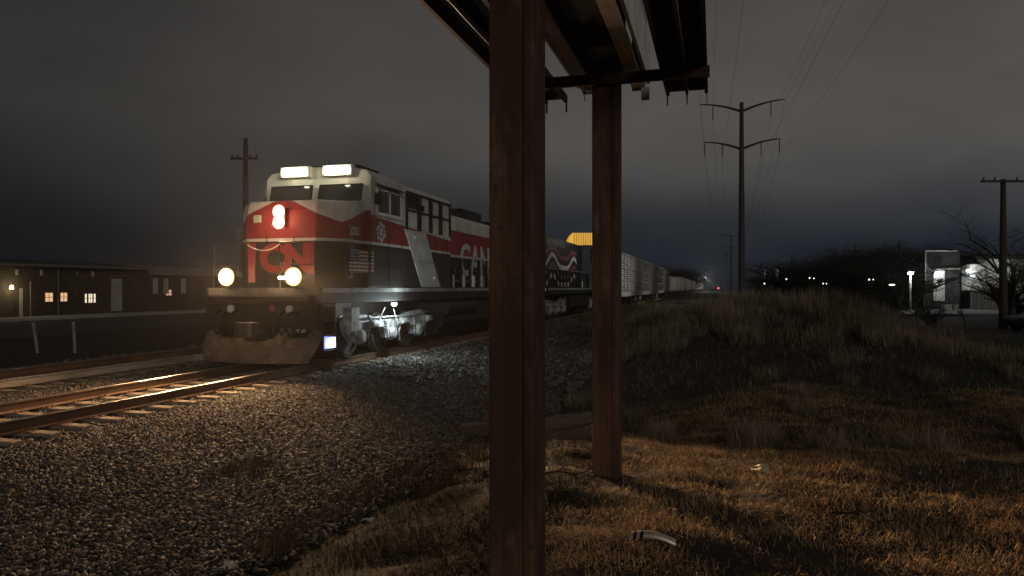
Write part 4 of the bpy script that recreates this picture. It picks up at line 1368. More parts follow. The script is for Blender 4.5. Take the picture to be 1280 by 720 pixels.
# ------------------------------------------------------------------ litter
def litter(px, py, z, mb, name, m, label, cat, rot=(0, 0, 0), lift=0.05):
    x, y = px_ground(px, py, z)
    o = mb.build(name, m)
    o.location = (x, y, h1(x, y) + lift); o.rotation_euler = rot
    return tag(o, label, cat)
M_PAPER = mat('dirty_paper', (0.55, 0.50, 0.42), 0.9, 0, 0.2, 12)
M_CAN = mat('faded_can', (0.55, 0.45, 0.36), 0.4, 0.4, 0.3, 12)
def crumple(sx, sy, sz, seed, n=4):
    r = random.Random(seed)
    m = MB()
    for j in range(n + 1):
        for i in range(n + 1):
            m.v.append(((i / n - 0.5) * sx + r.uniform(-1, 1) * sx * 0.08, (j / n - 0.5) * sy + r.uniform(-1, 1) * sy * 0.08, r.uniform(0, 1) * sz))
    for j in range(n):
        for i in range(n):
            a = j * (n + 1) + i
            m.f.append((a, a + 1, a + n + 2, a + n + 1)); m.m.append(0)
    return m
def solid(o, t=0.002):  # gives thin litter its thickness
    s_ = o.modifiers.new('thickness', 'SOLIDIFY'); s_.thickness = t
    return o
# white crushed cup on the grass
cup = MB()
rc = random.Random(12)
for i in range(7):
    for k in range(12):
        a = 2 * math.pi * k / 12
        r0 = (0.040 + 0.006 * i) * (1 + rc.uniform(-0.22, 0.12)) * (1 if k % 3 else 0.72)
        cup.v.append((r0 * math.cos(a), r0 * math.sin(a) * 0.55, i * 0.020 + rc.uniform(-0.006, 0.006)))
for i in range(6):
    for k in range(12):
        cup.f.append((i * 12 + k, i * 12 + (k + 1) % 12, (i + 1) * 12 + (k + 1) % 12, (i + 1) * 12 + k)); cup.m.append(0)
cup.f.append(tuple(range(12))[::-1]); cup.m.append(0)
solid(litter(941, 592, 0.15, cup, 'paper_cup', M_PAPER, 'white crushed paper cup lying in the dry grass right of the thin post', 'litter', (1.3, 0.3, 0.9), 0.045))
# flattened striped can at the bottom edge
can = MB()
N = 14
for i in range(N + 1):
    t = i / N
    r0 = 0.042 * (1 - 0.25 * t)
    for k in range(12):
        a = 2 * math.pi * k / 12
        can.v.append((t * 0.27 - 0.13, r0 * math.cos(a), 0.55 * r0 * math.sin(a) + 0.03 * math.sin(t * 3.0)))
for i in range(N):
    for k in range(12):
        can.f.append((i * 12 + k, i * 12 + (k + 1) % 12, (i + 1) * 12 + (k + 1) % 12, (i + 1) * 12 + k)); can.m.append(1 if i in (1, 3) else 0)
can.f.append(tuple(range(12))[::-1]); can.m.append(0); can.f.append(tuple(N * 12 + k for k in range(12))); can.m.append(0)
litter(815, 697, 0.15, can, 'crushed_bottle', [M_CAN, M_BLACK], 'crushed striped bottle at the bottom edge right of the thick post', 'litter', (0.1, 0.1, -0.25 + YAW), 0.06)
solid(litter(287, 697, -0.2, crumple(0.09, 0.07, 0.05, 3), 'paper_scrap', M_PAPER, 'folded white paper scrap on the gravel at the bottom left', 'litter', (0.3, 0.2, 0.8), 0.05))
solid(litter(460, 657, -0.1, crumple(0.09, 0.05, 0.025, 5), 'torn_lid', M_PAPER, 'pale torn lid on the grass edge left of the thick post', 'litter', (0.1, 0, 0.3), 0.06))
solid(litter(78, 655, -0.3, crumple(0.09, 0.03, 0.015, 6), 'plastic_strip', M_PAPER, 'thin white plastic strip lying far left on the gravel', 'litter', (0, 0.1, 0.6), 0.06))
solid(litter(255, 677, -0.25, crumple(0.06, 0.05, 0.02, 8), 'wrapper', M_PAPER, 'small pale wrapper just above the folded paper scrap', 'litter', (0.1, 0, 1.6), 0.05))
solid(litter(1153, 598, 0.15, crumple(0.07, 0.05, 0.06, 9), 'plastic_bag', mat('dark_plastic', (0.05, 0.05, 0.05), 0.4), 'dark plastic bag scrap in the grass toward the right edge', 'litter', (0.1, 0, 1.6), 0.08))
# dead sticks
for i, (px, py, a, L) in enumerate(((665, 640, 0.3, 0.5), (540, 558, 0.2, 0.6), (570, 585, -0.5, 0.5), (300, 620, 0.9, 0.35), (1040, 670, -0.6, 0.45))):
    s_ = MB().tube([(0, 0, 0), (L * 0.4, 0.03, 0.03), (L * 0.7, -0.02, 0.015), (L, 0.02, 0.05)], [0.009, 0.008, 0.006, 0.003], 5)
    s_.tube([(L * 0.4, 0.03, 0.03), (L * 0.6, 0.12, 0.06)], [0.005, 0.002], 4)
    litter(px, py, 0.0, s_, 'dead_stick', M_TWIG, ['dead stick beside the thick post', 'long dead twig on the gravel left of the dumped tie', 'forked twig below the dumped tie end', 'short twig in the middle of the gravel', 'thin stick in the grass at lower right'][i], 'stick', (0, 0, a), 0.06)

# ------------------------------------------------------------------ white marker posts beyond the tracks
for i, (pxt, pxb, pyb) in enumerate(((40, 47, 440), (91, 94, 440))):
    x, y = px_ground(pxb, pyb, -0.32)
    m = MB().box(-0.045, 0.045, -0.02, 0.02, -0.3, 0.80)
    m.box(-0.05, 0.05, -0.025, 0.025, 0.80, 0.99)
    o = m.build('marker_post', M_DGALV)
    o.location = (x, y, -0.32); o.rotation_euler = (0, R(-8) if i == 0 else R(-3), YAW)
    tag(o, ['white marker post leaning left near the left edge', 'upright white marker post right of the leaning one'][i], 'post', 'marker posts by the second track')

# ------------------------------------------------------------------ poles and wires
def utility_pole(px, Y, topy, label, arms, name='utility_pole', r=0.15, basez=-0.6, armrot=0.0):
    x, y = at_depth(px, Y)
    zt = z_at(topy, Y)
    root = thing(name, label, 'pole', (x, y, basez), armrot, 'utility poles')
    H = zt - basez
    MB().tube([(0, 0, -0.2), (0, 0, H * 0.5), (0, 0, H)], [r * 1.25, r, r * 0.72], 10).build('pole', M_WOOD, root)
    for (d, hw) in arms:
        MB().box(-hw, hw, -r - 0.10, -r + 0.02, H - d - 0.06, H - d + 0.06).build('crossarm', M_WOOD, root)
        for xx in (-hw * 0.9, -hw * 0.45, hw * 0.45, hw * 0.9):
            MB().lathe([(0.03, 0), (0.06, 0.05), (0.035, 0.10), (0.055, 0.14), (0.02, 0.18)], (xx, -r - 0.04, H - d + 0.06), 'z', 8).build('insulator', M_INSUL, root)
    return root
utility_pole(307, 41, 173, 'wooden utility pole with one crossarm rising behind the locomotive cab', [(1.15, 0.75)], r=0.17, armrot=YAW)
utility_pole(1254, 42, 224, 'wooden utility pole by the car park at the right edge', [(0.15, 1.4)], r=0.19, armrot=YAW)
utility_pole(1068, 160, 304, 'thin pole standing over the dark tree line', [], r=0.16, armrot=YAW)
utility_pole(990, 200, 318, 'distant pole left of the dark tree line', [], r=0.2, armrot=YAW)
utility_pole(1022, 190, 317, 'distant pole with short crossarm above the tree line', [(0.2, 0.9)], r=0.13, armrot=YAW)
utility_pole(975, 220, 329, 'shortest distant pole near the bright far poles', [(0.3, 1.0)], r=0.13, armrot=YAW)
utility_pole(1124, 95, 300, 'pole half lost in the dark right of the tree line', [], r=0.12, armrot=YAW)

def steel_pole(px, Y, topy, label, dark=1.0):
    x, y = at_depth(px, Y)
    zt = z_at(topy, Y)
    root = thing('transmission_pole', label, 'power pole', (x, y, -0.6), 0, 'steel transmission poles along the track')
    H = zt + 0.6
    MB().tube([(0, 0, -0.2), (0, 0, H * 0.5), (0, 0, H)], [0.42, 0.36, 0.24], 12).build('pole', M_POLE, root)
    for (d, hw, rise) in ((1.1, 5.3, 1.15), (6.0, 4.75, 1.05)):
        for s_ in (-1, 1):
            pts = [(s_ * (0.2 + (hw - 0.2) * t), 0, H - d + rise * (1 - (1 - t) ** 1.8)) for t in (0, 0.2, 0.4, 0.6, 0.8, 1.0)]
            MB().tube(pts, [0.17, 0.15, 0.13, 0.11, 0.09, 0.06], 8).build('arm', M_POLE, root)
    ins = [(-3.6, 0.2), (3.6, 0.2), (-4.65, 4.95), (-2.4, 5.15), (2.4, 5.15), (4.65, 4.95)]
    ends = []
    for (xx, d) in ins:
        m = MB()
        L = 1.9
        m.tube([(xx, 0, H - d), (xx, 0, H - d - L)], 0.05, 6)
        for k in range(9):
            m.lathe([(0.05, 0), (0.11, 0.02), (0.05, 0.08)], (xx, 0, H - d - 0.3 - k * 0.17), 'z', 8)
        m.build('insulator_string', M_INSUL, root)
        ends.append((x + xx, y, zt - d - L))
    ends.append((x - 5.3, y, zt)); ends.append((x + 5.3, y, zt))
    return ends
e1 = steel_pole(927, 96, 128, 'nearest tall steel power pole with two pairs of curved arms')
e2 = steel_pole(914, 330, 293, 'second steel power pole, smaller, just left of the tall one')
e3 = steel_pole(908.5, 520, 315, 'third and farthest steel power pole beside the end of the train')
WL = ['upper left conductor', 'upper right conductor', 'outer lower left conductor', 'inner lower left conductor', 'inner lower right conductor', 'outer lower right conductor', 'left ground wire', 'right ground wire']
def wire_pts(a, b, sag, n=24):
    a, b = Vector(a), Vector(b)
    return [a.lerp(b, t / n) - Vector((0, 0, sag * 4 * (t / n) * (1 - t / n))) for t in range(n + 1)]
for k in range(8):
    a = e1[k]
    back = (a[0] + 1.0, -75, a[2])
    m = MB().tube(wire_pts(back, a, 3.2), 0.008, 5)
    if k in (0, 1, 2, 5, 6, 7):
        m.tube(wire_pts(a, e2[k], 5.5), 0.013, 5)
        m.tube(wire_pts(e2[k], e3[k], 4.5), 0.04, 4)
    else:
        m.tube(wire_pts(a, e2[k], 5.5), 0.013, 5)
    tag(m.build('power_line', M_WIRE), WL[k] + ' strung between the steel poles', 'wire', 'power lines')

# ------------------------------------------------------------------ trees
def grow(m_trunk, m_tw, p, d, L, r, level, maxl, rnd, spread, up):
    n = 3
    pts = [p]; rad = [r]
    cur = Vector(p); dd = Vector(d)
    for i in range(n):
        dd = (dd + Vector((rnd.uniform(-1, 1), rnd.uniform(-1, 1), rnd.uniform(-0.5, 1) * up)) * 0.16).normalized()
        cur = cur + dd * (L / n)
        pts.append(tuple(cur)); rad.append(r * (1 - 0.42 * (i + 1) / n))
    (m_trunk if level < 1 else m_tw).tube(pts, rad, 7 if level < 1 else (4 if level < 3 else 3))
    if level >= maxl: return
    k = rnd.choice((3, 4)) if level < 2 else rnd.choice((2, 3, 4))
    for q_ in range(k):
        t = rnd.uniform(0.35, 1.0) if q_ else 1.0
        idx = min(n, int(t * n)); 
        base = Vector(pts[idx])
        axis = Vector((rnd.uniform(-1, 1), rnd.uniform(-1, 1), rnd.uniform(-0.2, 0.7) * up)).normalized()
        nd = (dd * (1 - spread) + axis * spread).normalized()
        grow(m_trunk, m_tw, tuple(base), nd, L * rnd.uniform(0.58, 0.82), rad[idx] * 0.62, level + 1, maxl, rnd, spread, up)
def bare_tree(seed, H, maxl=5, spread=0.5, up=0.6, r=0.16, trunkL=0.33, stems=1):
    rnd = random.Random(seed)
    a, b_ = MB(), MB()
    for s_ in range(stems):
        d = Vector((rnd.uniform(-0.5, 0.5), rnd.uniform(-0.5, 0.5), 1)) if stems > 1 else Vector((0, 0, 1))
        grow(a, b_, (rnd.uniform(-0.3, 0.3) * (stems > 1), rnd.uniform(-0.3, 0.3) * (stems > 1), -0.1), d.normalized(), H * trunkL, r, 0, maxl, rnd, spread, up)
    return a, b_
TOP = {}
def tree_thing(name, label, mbs, loc, rz=0.0, s_=1.0, group=None):
    root = thing(name, label, 'tree' if 'bush' not in name else 'bush', loc, rz, group)
    root.scale = (s_, s_, s_)
    mbs[0].build('trunk', M_BARK, root); mbs[1].build('crown', M_TWIG, root)
    TOP[root.name] = max(v[2] for v in mbs[0].v + mbs[1].v)
    return root
x, y = at_depth(1262, 48)
tree_thing('bare_tree', 'large spreading bare tree behind the right-hand utility pole', bare_tree(4, 9.5, 7, 0.60, 0.4, 0.17, 0.28), (x, y, -0.6), 2.0, 1.45)
x, y = at_depth(1209, 36)
tree_thing('young_tree', 'small staked bare tree in front of the lit wall lamp', bare_tree(9, 4.2, 4, 0.35, 1.0, 0.05, 0.48), (x, y, -0.5), 0, 0.78)
x, y = at_depth(1146, 34)
tree_thing('bare_tree', 'slender many-branched bare tree left of the lit building', bare_tree(15, 5.0, 6, 0.45, 0.9, 0.07, 0.30), (x, y, -0.5))
# dark bushes and far woods as individuals
protos = []
for i, sd in enumerate((21, 22, 23)):
    t = tree_thing('leafless_bush', '', bare_tree(sd, 5.0, 6, 0.62, 0.4, 0.10, 0.26, stems=6), (0, 0, 0))
    t['group'] = 'dark leafless growth on the right'
    protos.append(t)
used = [False] * 3
PT = [TOP[t.name] for t in protos]
def put(k, px, Y, topy, label, group, wide=1.0):
    o = protos[k] if not used[k] else copy_tree(protos[k])
    used[k] = True
    x, y = at_depth(px, Y)
    H = z_at(topy, Y) + 0.6
    o.location = (x, y, -0.6); o.rotation_euler = (0, 0, random.uniform(0, 6.28))
    s_ = H / PT[k]
    o.scale = (s_ * wide, s_ * wide, s_)
    o['label'] = label; o['group'] = group
line = [(1000, 150, 318), (1012, 140, 322), (1028, 150, 321), (1045, 140, 324), (1060, 150, 320), (1078, 130, 322), (1095, 120, 318), (1110, 110, 312),
        (1130, 100, 302), (1148, 95, 306), (1020, 110, 335), (1050, 105, 332), (1080, 95, 330), (1105, 85, 322), (1125, 80, 318), (965, 180, 342), (985, 160, 334), (950, 210, 346), (1100, 125, 304), (1138, 118, 298), (1150, 110, 303), (1066, 145, 317)]
for i, (px, Y, ty) in enumerate(line):
    put(i % 3, px, Y, ty - (7 if px < 1055 else 15), '%s dark leafless tree clump of the tree line, counted from the left' % ORD[sorted([l[0] for l in line]).index(px)], 'dark tree line', 1.5)
for i, (px, Y, ty, lab) in enumerate(((1092, 42, 352, 'dark bush left of the slender bare tree'), (1065, 50, 350, 'dark bush below the left end of the tree line'),
                                       (1165, 44, 368, 'low dark bush in front of the lit building'), (1270, 55, 300, 'dense bare thicket at the right edge behind the pole'),
                                       (1120, 38, 366, 'low spreading bush right of the berm'))):
    put(i % 3, px, Y, ty, lab, 'bushes near the car park', 1.3)
for i, (px, Y, ty) in enumerate(((838, 330, 326), (850, 340, 324), (862, 350, 327))):
    x_, y_ = at_depth(px, Y)
    put(i % 3, px, Y, ty, '%s dark tree rising behind the far railcars, from the left' % ORD[i], 'trees behind the train', 1.3)

# ------------------------------------------------------------------ left buildings
def window(root, m_pane, x, y0, y1, z0, z1, mull=1, name='window'):
    """window on a wall facing +X at plane x"""
    w = MB().box(x + 0.01, x + 0.03, y0, y1, z0, z1).build(name, m_pane, root)
    f = MB()
    t = 0.06
    f.box(x + 0.005, x + 0.06, y0 - t, y0, z0 - t, z1 + t); f.box(x + 0.005, x + 0.06, y1, y1 + t, z0 - t, z1 + t)
    f.box(x + 0.005, x + 0.06, y0, y1, z1, z1 + t); f.box(x + 0.005, x + 0.07, y0, y1, z0 - t, z0)
    for k in range(mull):
        c = y0 + (y1 - y0) * (k + 1) / (mull + 1)
        f.box(x + 0.031, x + 0.045, c - 0.02, c + 0.02, z0, z1)
    f.box(x + 0.031, x + 0.045, y0, y1, (z0 + z1) / 2 - 0.02, (z0 + z1) / 2 + 0.02)
    f.build('window_frame', M_TRIM, w)
    return w
M_WARM = glow('warm_window_lit', (1.0, 0.55, 0.25), 0.75)
M_COOL = glow('pale_window_lit', (1.0, 0.88, 0.62), 0.95)
def wall_s(px, lat=-48.2):
    a = YAW - math.atan((px - 640) / FPX)
    return -lat / math.tan(a)
b = thing('warehouse', 'long low dark building with small lit windows at the far left', 'building', (-48.2, 45, -0.35))
def WS(px): return wall_s(px) - 45
ztop = 3.75
m = MB().box(-14, 0, -30, WS(186), 0, ztop)
m.build('wall', M_BRICK, b)
MB().prism([(0.6, ztop + 0.002), (0.6, ztop + 0.12), (-7, ztop + 0.75), (-14.6, ztop + 0.12), (-14.6, ztop + 0.002)], 'y', -30.5, WS(186) + 0.3).build('roof', M_ROOF, b)
MB().box(0.605, 0.66, -30.5, WS(186) + 0.3, ztop - 0.05, ztop + 0.12).build('gutter', M_TRIM, b)
for (pa, pb, mm, za, zb) in ((56, 65.5, M_WARM, 1.10, 1.75), (75, 83.5, M_WARM, 1.10, 1.75), (105.5, 108, M_COOL, 0.95, 1.65), (110, 115, M_COOL, 0.95, 1.65), (116.5, 119, M_COOL, 0.95, 1.65)):
    window(b, mm, 0.0, WS(pa), WS(pb), za, zb, 1 if pb - pa > 4 else 0)
d = MB().box(0.005, 0.06, WS(139), WS(152), 0.2, 2.9).build('door', M_CONC, b)
MB().box(0.005, 0.5, WS(139), WS(152), 3.05, 3.12).build('door_canopy', M_TRIM, b)
MB().tube([(0.12, WS(71.5), 0), (0.12, WS(71.5), ztop)], 0.05, 6).build('downpipe', M_TRIM, b)
MB().box(0.005, 0.05, WS(24), WS(28), 0.0, 2.1).build('door', M_CONC, b)
MB().tube([(0.6, WS(30), 0), (0.6, WS(30), 2.6)], 0.05, 6).build('porch_post', M_TRIM, b)
wl = MB().lathe([(0.14, 0.0), (0.10, 0.22), (0.03, 0.28)], (0.25, WS(11), 2.05), 'z', 10).build('wall_lamp', glow('yellow_lamp_lit', (1.0, 0.85, 0.45), 8), b)
lamp('wall_lamp_light', 'POINT', (0.75, WS(11), 2.1), 45, (1.0, 0.85, 0.45), b, 0.1)
for (px, zz) in ((19, 3.3), (50, 3.3), (95, 3.3), (114, 3.3)):
    MB().box(0.005, 0.10, WS(px), WS(px + 2.5), zz - 0.25, zz + 0.15).build('vent', M_CONC if px != 95 else M_TRIM, b)
b2 = thing('shed', 'pale roofed shed joined behind the locomotive nose at left', 'building', (-48.2, wall_s(188), -0.35))
L2 = wall_s(330) - wall_s(188)
MB().box(-12, 0, 0, L2, 0, 3.3).build('wall', M_BRICK, b2)
MB().prism([(0.5, 3.302), (0.5, 3.40), (-6, 4.3), (-12.5, 3.40), (-12.5, 3.302)], 'y', 0.0, L2).build('roof', M_ROOF2, b2)
q0 = wall_s(188)
window(b2, glow('pink_window_lit', (1.0, 0.50, 0.35), 0.55), 0.0, wall_s(207) - q0, wall_s(214) - q0, 1.45, 1.95)
for pa in (183 + 8, 204, 226):
    MB().box(0.005, 0.04, wall_s(pa) - q0, wall_s(pa + 6) - q0, 1.6, 3.0).build('panel', M_CONC, b2)
MB().box(-16.2, -15.2, -20, 90, -0.33, -0.30).build('x', M_ASPH) if False else None
# parked snow-dusted curb in front
tag(MB().box(-46.5, -42.5, -20, 90, -0.36, -0.24).build('pavement', M_CONC), kind='structure')

# ------------------------------------------------------------------ lit yellow canopy behind the train
x, y = at_depth(740, 150)
by = thing('canopy', 'yellow lit canopy roof showing above the second locomotive', 'building', (x, y, -0.3), YAW)
ht = z_at(292.5, 150) + 0.3; hb = z_at(308, 150) + 0.3
k = 150 / FPX
yc = MB()
yc.prism([(-31 * k, hb), (-31 * k, hb + 1.0), (-26 * k, ht), (32 * k, ht), (32 * k, hb)], 'y', -3.0, 6.0)
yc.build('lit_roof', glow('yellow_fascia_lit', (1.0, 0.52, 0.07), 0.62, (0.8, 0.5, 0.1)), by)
rb = MB()
for q_ in range(20):
    xx = (-24 + q_ * 2.8) * k
    rb.box(xx, xx + 0.10, -3.08, -3.002, hb, ht - 0.05)
rb.build('standing_seam', mat('yellow_seam', (0.4, 0.22, 0.04), 0.6), by)
for xx in (-20 * k, 20 * k):
    MB().box(xx - 0.3, xx + 0.3, 0, 0.6, 0, hb - 0.002).build('column', M_CONC, by)

# ------------------------------------------------------------------ right side: car park, lit building, lamps, car
def lot_at(px, Y): 
    return at_depth(px, Y)
lot = []
for (px, Y) in ((1100, 62), (1100, 76), (1700, 76), (1700, 62)):
    lot.append(at_depth(px, Y))
mm = MB()
mm.prism([(p[0], p[1]) for p in (lot[0], lot[3], lot[2], lot[1])], 'z', -0.62, -0.40)
tag(mm.build('car_park', M_LOT), kind='structure')
BZ = -0.4
bl = thing('lit_building', 'pale two-storey building front lit by wall lamps at right', 'building', (*at_depth(1150, 82), BZ), YAW)
k = 82 / FPX
def bz(py): return z_at(py, 82) - BZ
W = 92 * k
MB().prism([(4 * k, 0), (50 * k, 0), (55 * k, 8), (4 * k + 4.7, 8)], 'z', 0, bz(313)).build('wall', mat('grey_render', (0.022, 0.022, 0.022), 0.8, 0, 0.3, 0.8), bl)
fr_ = MB()
fr_.box(5 * k, 5.9 * k, -0.3, -0.02, bz(365), bz(313)); fr_.box(5 * k, 46 * k, -0.3, -0.02, bz(314.5), bz(313))
fr_.build('canopy_frame', M_SIDING, bl)
MB().box(16 * k, 30 * k, -0.14, -0.01, bz(376), bz(338)).build('porch_wall', M_SIDING, bl)
MB().box(20 * k, 26.5 * k, -0.17, -0.145, bz(354), bz(349)).build('window', M_GLASS, bl)
MB().box(18 * k, 27 * k, -0.06, -0.01, bz(330), bz(320)).build('window', M_GLASS, bl)
MB().box(52 * k, 70 * k, -1.5, -0.01, bz(363), bz(331)).build('annex_wall', M_SIDING, bl)
MB().box(52.5 * k, 69.5 * k, -1.56, -1.51, bz(363), bz(356)).build('service_door', M_CONC, bl)
MB().box(14 * k, 48 * k, -1.0, -0.15, bz(337), bz(335.5)).build('awning', M_DGALV, bl)
wh = thing('metal_shed', 'corrugated metal shed with a lit patch at the right edge', 'building', (*at_depth(1222, 84), BZ), YAW)
k = 84 / FPX
MB().box(0, 110 * k, 0, 12, 0, z_at(324, 84) - BZ).build('wall', M_DGALV, wh)
cg = MB()
for q_ in range(90):
    cg.box(q_ * 1.2 * k + 0.02, q_ * 1.2 * k + 0.06, -0.05, -0.002, 0, z_at(325, 84) - BZ)
cg.build('corrugation', M_DGALV, wh)
MB().prism([(-0.3, z_at(324, 84) - BZ + 0.002), (-0.3, z_at(322, 84) - BZ + 0.1), (6, z_at(314, 84) - BZ), (12.3, z_at(324, 84) - BZ + 0.002)], 'x', -0.3, 111 * k).build('roof', M_ROOF, wh)
fe = thing('fence', 'grey solid board fence along the back of the car park', 'fence', (*at_depth(1213, 77), BZ), YAW)
k = 77 / FPX
MB().box(0, 120 * k, 0, 0.05, 0, z_at(363, 77) - BZ).build('boards', mat('fence_boards', (0.12, 0.12, 0.12), 0.8, 0, 0.3, 3, stretch=(8, 8, 1)), fe)
for q_ in range(14):
    MB().box(q_ * 0.75, q_ * 0.75 + 0.08, -0.09, -0.002, 0, z_at(362, 77) - BZ).build('fence_post', M_DGALV, fe)
def light_pole(px, Y, ly, power, label, pole=True):
    x, y = at_depth(px, Y)
    zl = z_at(ly, Y)
    t = thing('lamp', label, 'lamp', (x, y, BZ), YAW, 'white lamps round the car park')
    if pole:
        MB().tube([(0, 0, 0), (0, 0, zl - BZ - 0.1)], 0.09, 8).build('lamp_post', M_CONC, t)
        MB().box(-0.28, 0.28, -0.2, 0.2, zl - BZ - 0.02, zl - BZ + 0.10).build('lamp_head', M_DGALV, t)
        MB().lathe([(0.22, zl - BZ - 0.16), (0.24, zl - BZ - 0.10), (0.20, zl - BZ - 0.03)], (0, 0, 0), 'z', 12).build('lamp_glass', glow('white_lamp_lit', (0.95, 1.0, 0.97), 26), t)
        lamp('lamp_light', 'POINT', (0.0, -0.35, zl - BZ - 0.35), power, (0.93, 1.0, 0.97), t, 0.15)
    else:
        MB().box(-0.15, 0.15, 0.05, 0.3, zl - BZ - 0.1, zl - BZ + 0.12).build('lamp_bracket', M_DGALV, t)
        MB().lathe([(0.16, zl - BZ - 0.14), (0.2, zl - BZ - 0.02), (0.1, zl - BZ + 0.1)], (0, -0.05, 0), 'z', 12).build('lamp_glass', glow('white_lamp_lit', (0.95, 1.0, 0.97), 26), t)
        lamp('lamp_light', 'POINT', (0.0, -0.45, zl - BZ - 0.1), power, (0.93, 1.0, 0.97), t, 0.15)
light_pole(1138, 70, 340.5, 260, 'lamp on a white post left of the lit building')
light_pole(1171, 81.6, 340, 170, 'wall lamp on the porch of the lit building', False)
light_pole(1210, 80.2, 338, 260, 'wall lamp on the pale annex behind the young tree', False)
light_pole(1253, 83.6, 337, 240, 'wall lamp on the metal shed behind the utility pole', False)
# AC units / boxes below
for px, Y, w_, lab in ((1183, 74, 9, 'pale utility cabinet on the ground before the lit building'), (1193, 75, 5, 'smaller pale cabinet right of the other')):
    x, y = at_depth(px, Y); k = Y / FPX
    t = thing('utility_cabinet', lab, 'cabinet', (x, y, BZ), YAW, 'utility cabinets')
    MB().box(-w_ / 2 * k, w_ / 2 * k, -0.3, 0.3, 0.0, z_at(381, Y) - BZ).build('cabinet_body', M_SIDING, t, bevel=0.02)
    MB().box(-w_ / 2 * k - 0.04, w_ / 2 * k + 0.04, -0.34, 0.34, z_at(381, Y) - BZ + 0.002, z_at(381, Y) - BZ + 0.05).build('cabinet_lid', M_DGALV, t)

# parked car, mostly outside the right edge
def car():
    x, y = at_depth(1318, 38)
    t = thing('parked_car', 'dark sedan cut off by the right edge of the photo', 'car', (x, y, -0.5), YAW + R(4))
    pm = mat('dark_car_paint', (0.05, 0.055, 0.06), 0.25, 0.4, 0.1, 3, spec=0.6)
    prof = [(-2.25, 0.35), (-2.3, 0.62), (-2.15, 0.78), (-1.2, 0.92), (-0.55, 1.36), (0.75, 1.40), (1.5, 1.0), (2.15, 0.95), (2.25, 0.6), (2.2, 0.32),
            (1.75, 0.30), (1.68, 0.52), (1.4, 0.66), (1.12, 0.52), (1.05, 0.28), (-1.05, 0.28), (-1.12, 0.52), (-1.4, 0.66), (-1.68, 0.52), (-1.75, 0.30)]
    MB().prism(prof, 'y', -0.86, 0.86).build('body', pm, t, bevel=0.05)
    for s_ in (-1, 1):
        y0_, y1_ = sorted((0.862 * s_, 0.872 * s_))
        MB().prism([(-1.05, 0.95), (-0.5, 1.30), (0.05, 1.32), (0.05, 0.95)], 'y', y0_, y1_).build('side_window', M_GLASS, t)
        MB().prism([(0.12, 0.95), (0.12, 1.32), (0.7, 1.33), (1.25, 1.0)], 'y', y0_, y1_).build('side_window', M_GLASS, t)
        for xx in (-1.4, 1.4):
            w = MB().lathe([(0.2, 0.70 * s_), (0.31, 0.71 * s_), (0.32, 0.86 * s_), (0.22, 0.88 * s_)], (xx, 0, 0.32), 'y', 20)
            wo = w.build('wheel', mat('tyre_rubber', (0.02, 0.02, 0.02), 0.9), t)
            MB().lathe([(0.2, 0.875 * s_), (0.17, 0.89 * s_), (0.05, 0.895 * s_)], (xx, 0, 0.32), 'y', 10).build('rim', M_GALV, wo)
    for yy_ in (-0.62, 0.62):
        MB().box(-2.32, -2.2, yy_ - 0.16, yy_ + 0.16, 0.62, 0.74).build('headlight', M_GLASS, t)
    return t
car()

# ------------------------------------------------------------------ far lights along the horizon
def far_light(px, py, Y, w_px, h_px, m, label, name='far_lamp', power=0):
    x, y = at_depth(px, Y); k = Y / FPX
    z = z_at(py, Y)
    t = thing(name, label, 'lamp', (x, y, -0.5), YAW, 'small lights along the horizon')
    MB().tube([(0, 0, 0), (0, 0, z + 0.5 - h_px * k / 2)], max(0.02, 0.03 * k), 5).build('lamp_post', M_POLE, t)
    MB().lathe([(w_px * k * 0.3, -h_px * k / 2), (w_px * k * 0.5, 0), (w_px * k * 0.3, h_px * k / 2)], (0, 0, z + 0.5), 'z', 8).build('lamp_glass', m, t)
    return t
FL = glow('far_lamp_lit', (1.0, 0.95, 0.85), 2.5)
for i, (px, py, Y, w_, lab) in enumerate(((983, 349, 90, 1.6, 'small round light at the left foot of the tree line'), (1012, 347.5, 80, 1.5, 'left light of the upper pair in the dark trees'),
        (1017.5, 348, 80, 1.3, 'right light of the upper pair in the dark trees'), (1029, 354.5, 75, 1.5, 'left light of the lower pair in the dark trees'),
        (1033, 354.5, 75, 1.3, 'right light of the lower pair in the dark trees'), (1086.5, 349.5, 70, 1.8, 'brighter of two lights amid the bushes'),
        (1091.5, 349.5, 70, 1.2, 'dimmer of two lights amid the bushes'), (955.5, 354.5, 140, 1.6, 'light at the foot of the thin bright column'))):
    far_light(px, py, Y, w_, w_, FL, lab)
far_light(1115, 356, 66, 8, 1.6, FL, 'flat bright strip lamp left of the white lamp post')
far_light(898, 360.3, 420, 2.0, 2.0, glow('red_signal_lit', (1.0, 0.12, 0.06), 2.5), 'tiny red signal at the vanishing end of the train', 'signal')
for px, ty, by_, w_, lab in ((956, 337, 348, 1.4, 'thin bright column on the horizon right of the tall pole'), (971.5, 336, 354, 3.0, 'wider bright column on the horizon')):
    x, y = at_depth(px, 240); k = 240 / FPX
    t = thing('lit_sign', lab, 'sign', (x, y, -0.5), YAW, 'bright columns on the horizon')
    z0, z1 = z_at(by_, 240) + 0.5, z_at(ty, 240) + 0.5
    MB().box(-w_ / 2 * k, w_ / 2 * k, -0.2, 0.2, z0, z1).build('sign_panel', glow('pale_sign_lit', (0.85, 0.92, 1.0), 0.22), t)
    MB().box(-0.15, 0.15, -0.1, 0.1, 0, z0 - 0.002).build('sign_post', M_POLE, t)

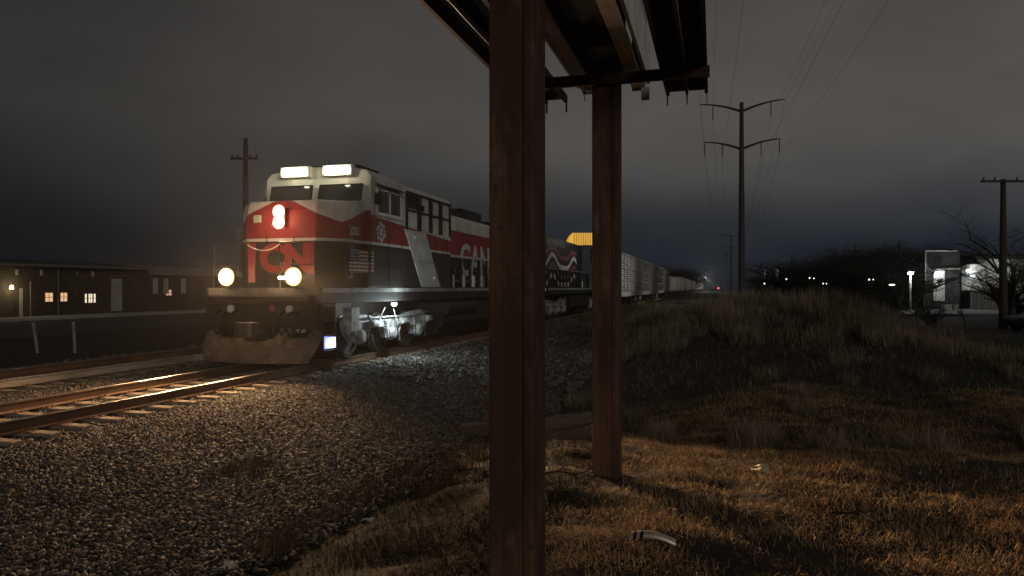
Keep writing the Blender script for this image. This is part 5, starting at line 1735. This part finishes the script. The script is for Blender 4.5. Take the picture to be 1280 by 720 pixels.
# street lamps added beside the train just to light its cars
def added_track_lamp(px, Y, height_, power, label, arm=-2.2):
    x, y = at_depth(px, Y)
    t = thing('added_street_lamp', label, 'lamp', (x, y, -0.4), 0, 'added street lamps beside the train')
    MB().tube([(0, 0, 0), (0, 0, height_), (arm * 0.5, 0, height_ + 0.5), (arm, 0, height_ + 0.55)], [0.12, 0.08, 0.06, 0.05], 8).build('lamp_post', M_POLE, t)
    MB().box(arm - 0.35, arm + 0.1, -0.14, 0.14, height_ + 0.48, height_ + 0.60).build('lamp_head', M_DGALV, t)
    MB().box(arm - 0.30, arm + 0.05, -0.10, 0.10, height_ + 0.44, height_ + 0.478).build('lamp_glass', glow('added_street_lamp_lit', (1, 0.97, 0.9), 10), t)
    lamp('added_street_lamp_light', 'POINT', (arm - 0.1, 0, height_ + 0.25), power, (1.0, 0.96, 0.86), t, 0.2)
def world_px(lat, sdist):
    X, Y = lat * math.cos(YAW) + sdist * math.sin(YAW), -lat * math.sin(YAW) + sdist * math.cos(YAW)
    return 640 + FPX * X / Y, Y
added_track_lamp(*world_px(-5.7, 46), 6.0, 110, 'added street lamp hidden right behind the thin sign post', -1.2)
for i, sd in enumerate((380, 440, 500, 560)):
    added_track_lamp(*world_px(-2.0, sd), 7.0, 2500, '%s added street lamp beside the distant end of the train' % ORD[i])
# added flood lamps hidden behind the berm to brighten the side of the autoracks
for i, fy in enumerate((74.0, 98.0, 126.0)):
    fx = 1.0
    t = thing('added_floodlight', '%s added flood lamp hidden behind the berm, aimed at the autorack railcars' % ['nearest', 'middle', 'farthest'][i], 'lamp', (fx, fy, h1(fx, fy)), 0, 'added flood lamps behind the berm')
    MB().box(-0.15, 0.15, -0.25, 0.25, 0, 0.12).build('base', M_DGALV, t)
    MB().box(-0.08, 0.12, -0.3, 0.3, 0.12, 0.50).build('lamp_housing', M_DGALV, t, bevel=0.02)
    MB().box(-0.10, -0.082, -0.26, 0.26, 0.16, 0.46).build('lamp_glass', glow('added_flood_lit', (1, 0.98, 0.92), 4), t)
    lamp('added_flood_beam', 'SPOT', (-0.25, 0, 0.32), (5200, 2600, 2600)[i], (1.0, 0.98, 0.90), t, 0.2, R(120), 0.9, (-1, -0.1, 0.75))

# ------------------------------------------------------------------ night mist
def haze(density):
    m = bpy.data.materials.new('night_mist'); m.use_nodes = True
    nt = m.node_tree; nt.nodes.clear()
    o = nt.nodes.new('ShaderNodeOutputMaterial'); v = nt.nodes.new('ShaderNodeVolumePrincipled')
    v.inputs['Color'].default_value = (0.85, 0.87, 0.9, 1)
    v.inputs['Density'].default_value = density
    v.inputs['Anisotropy'].default_value = 0.84
    nt.links.new(v.outputs[0], o.inputs['Volume'])
    b = MB().box(-950, 950, -350, 1250, -2.5, 34).build('haze', m)
    tag(b, kind='stuff')
haze(0.00013)
print('verts done', sum(len(o.data.vertices) for o in bpy.data.objects if o.type == 'MESH'))
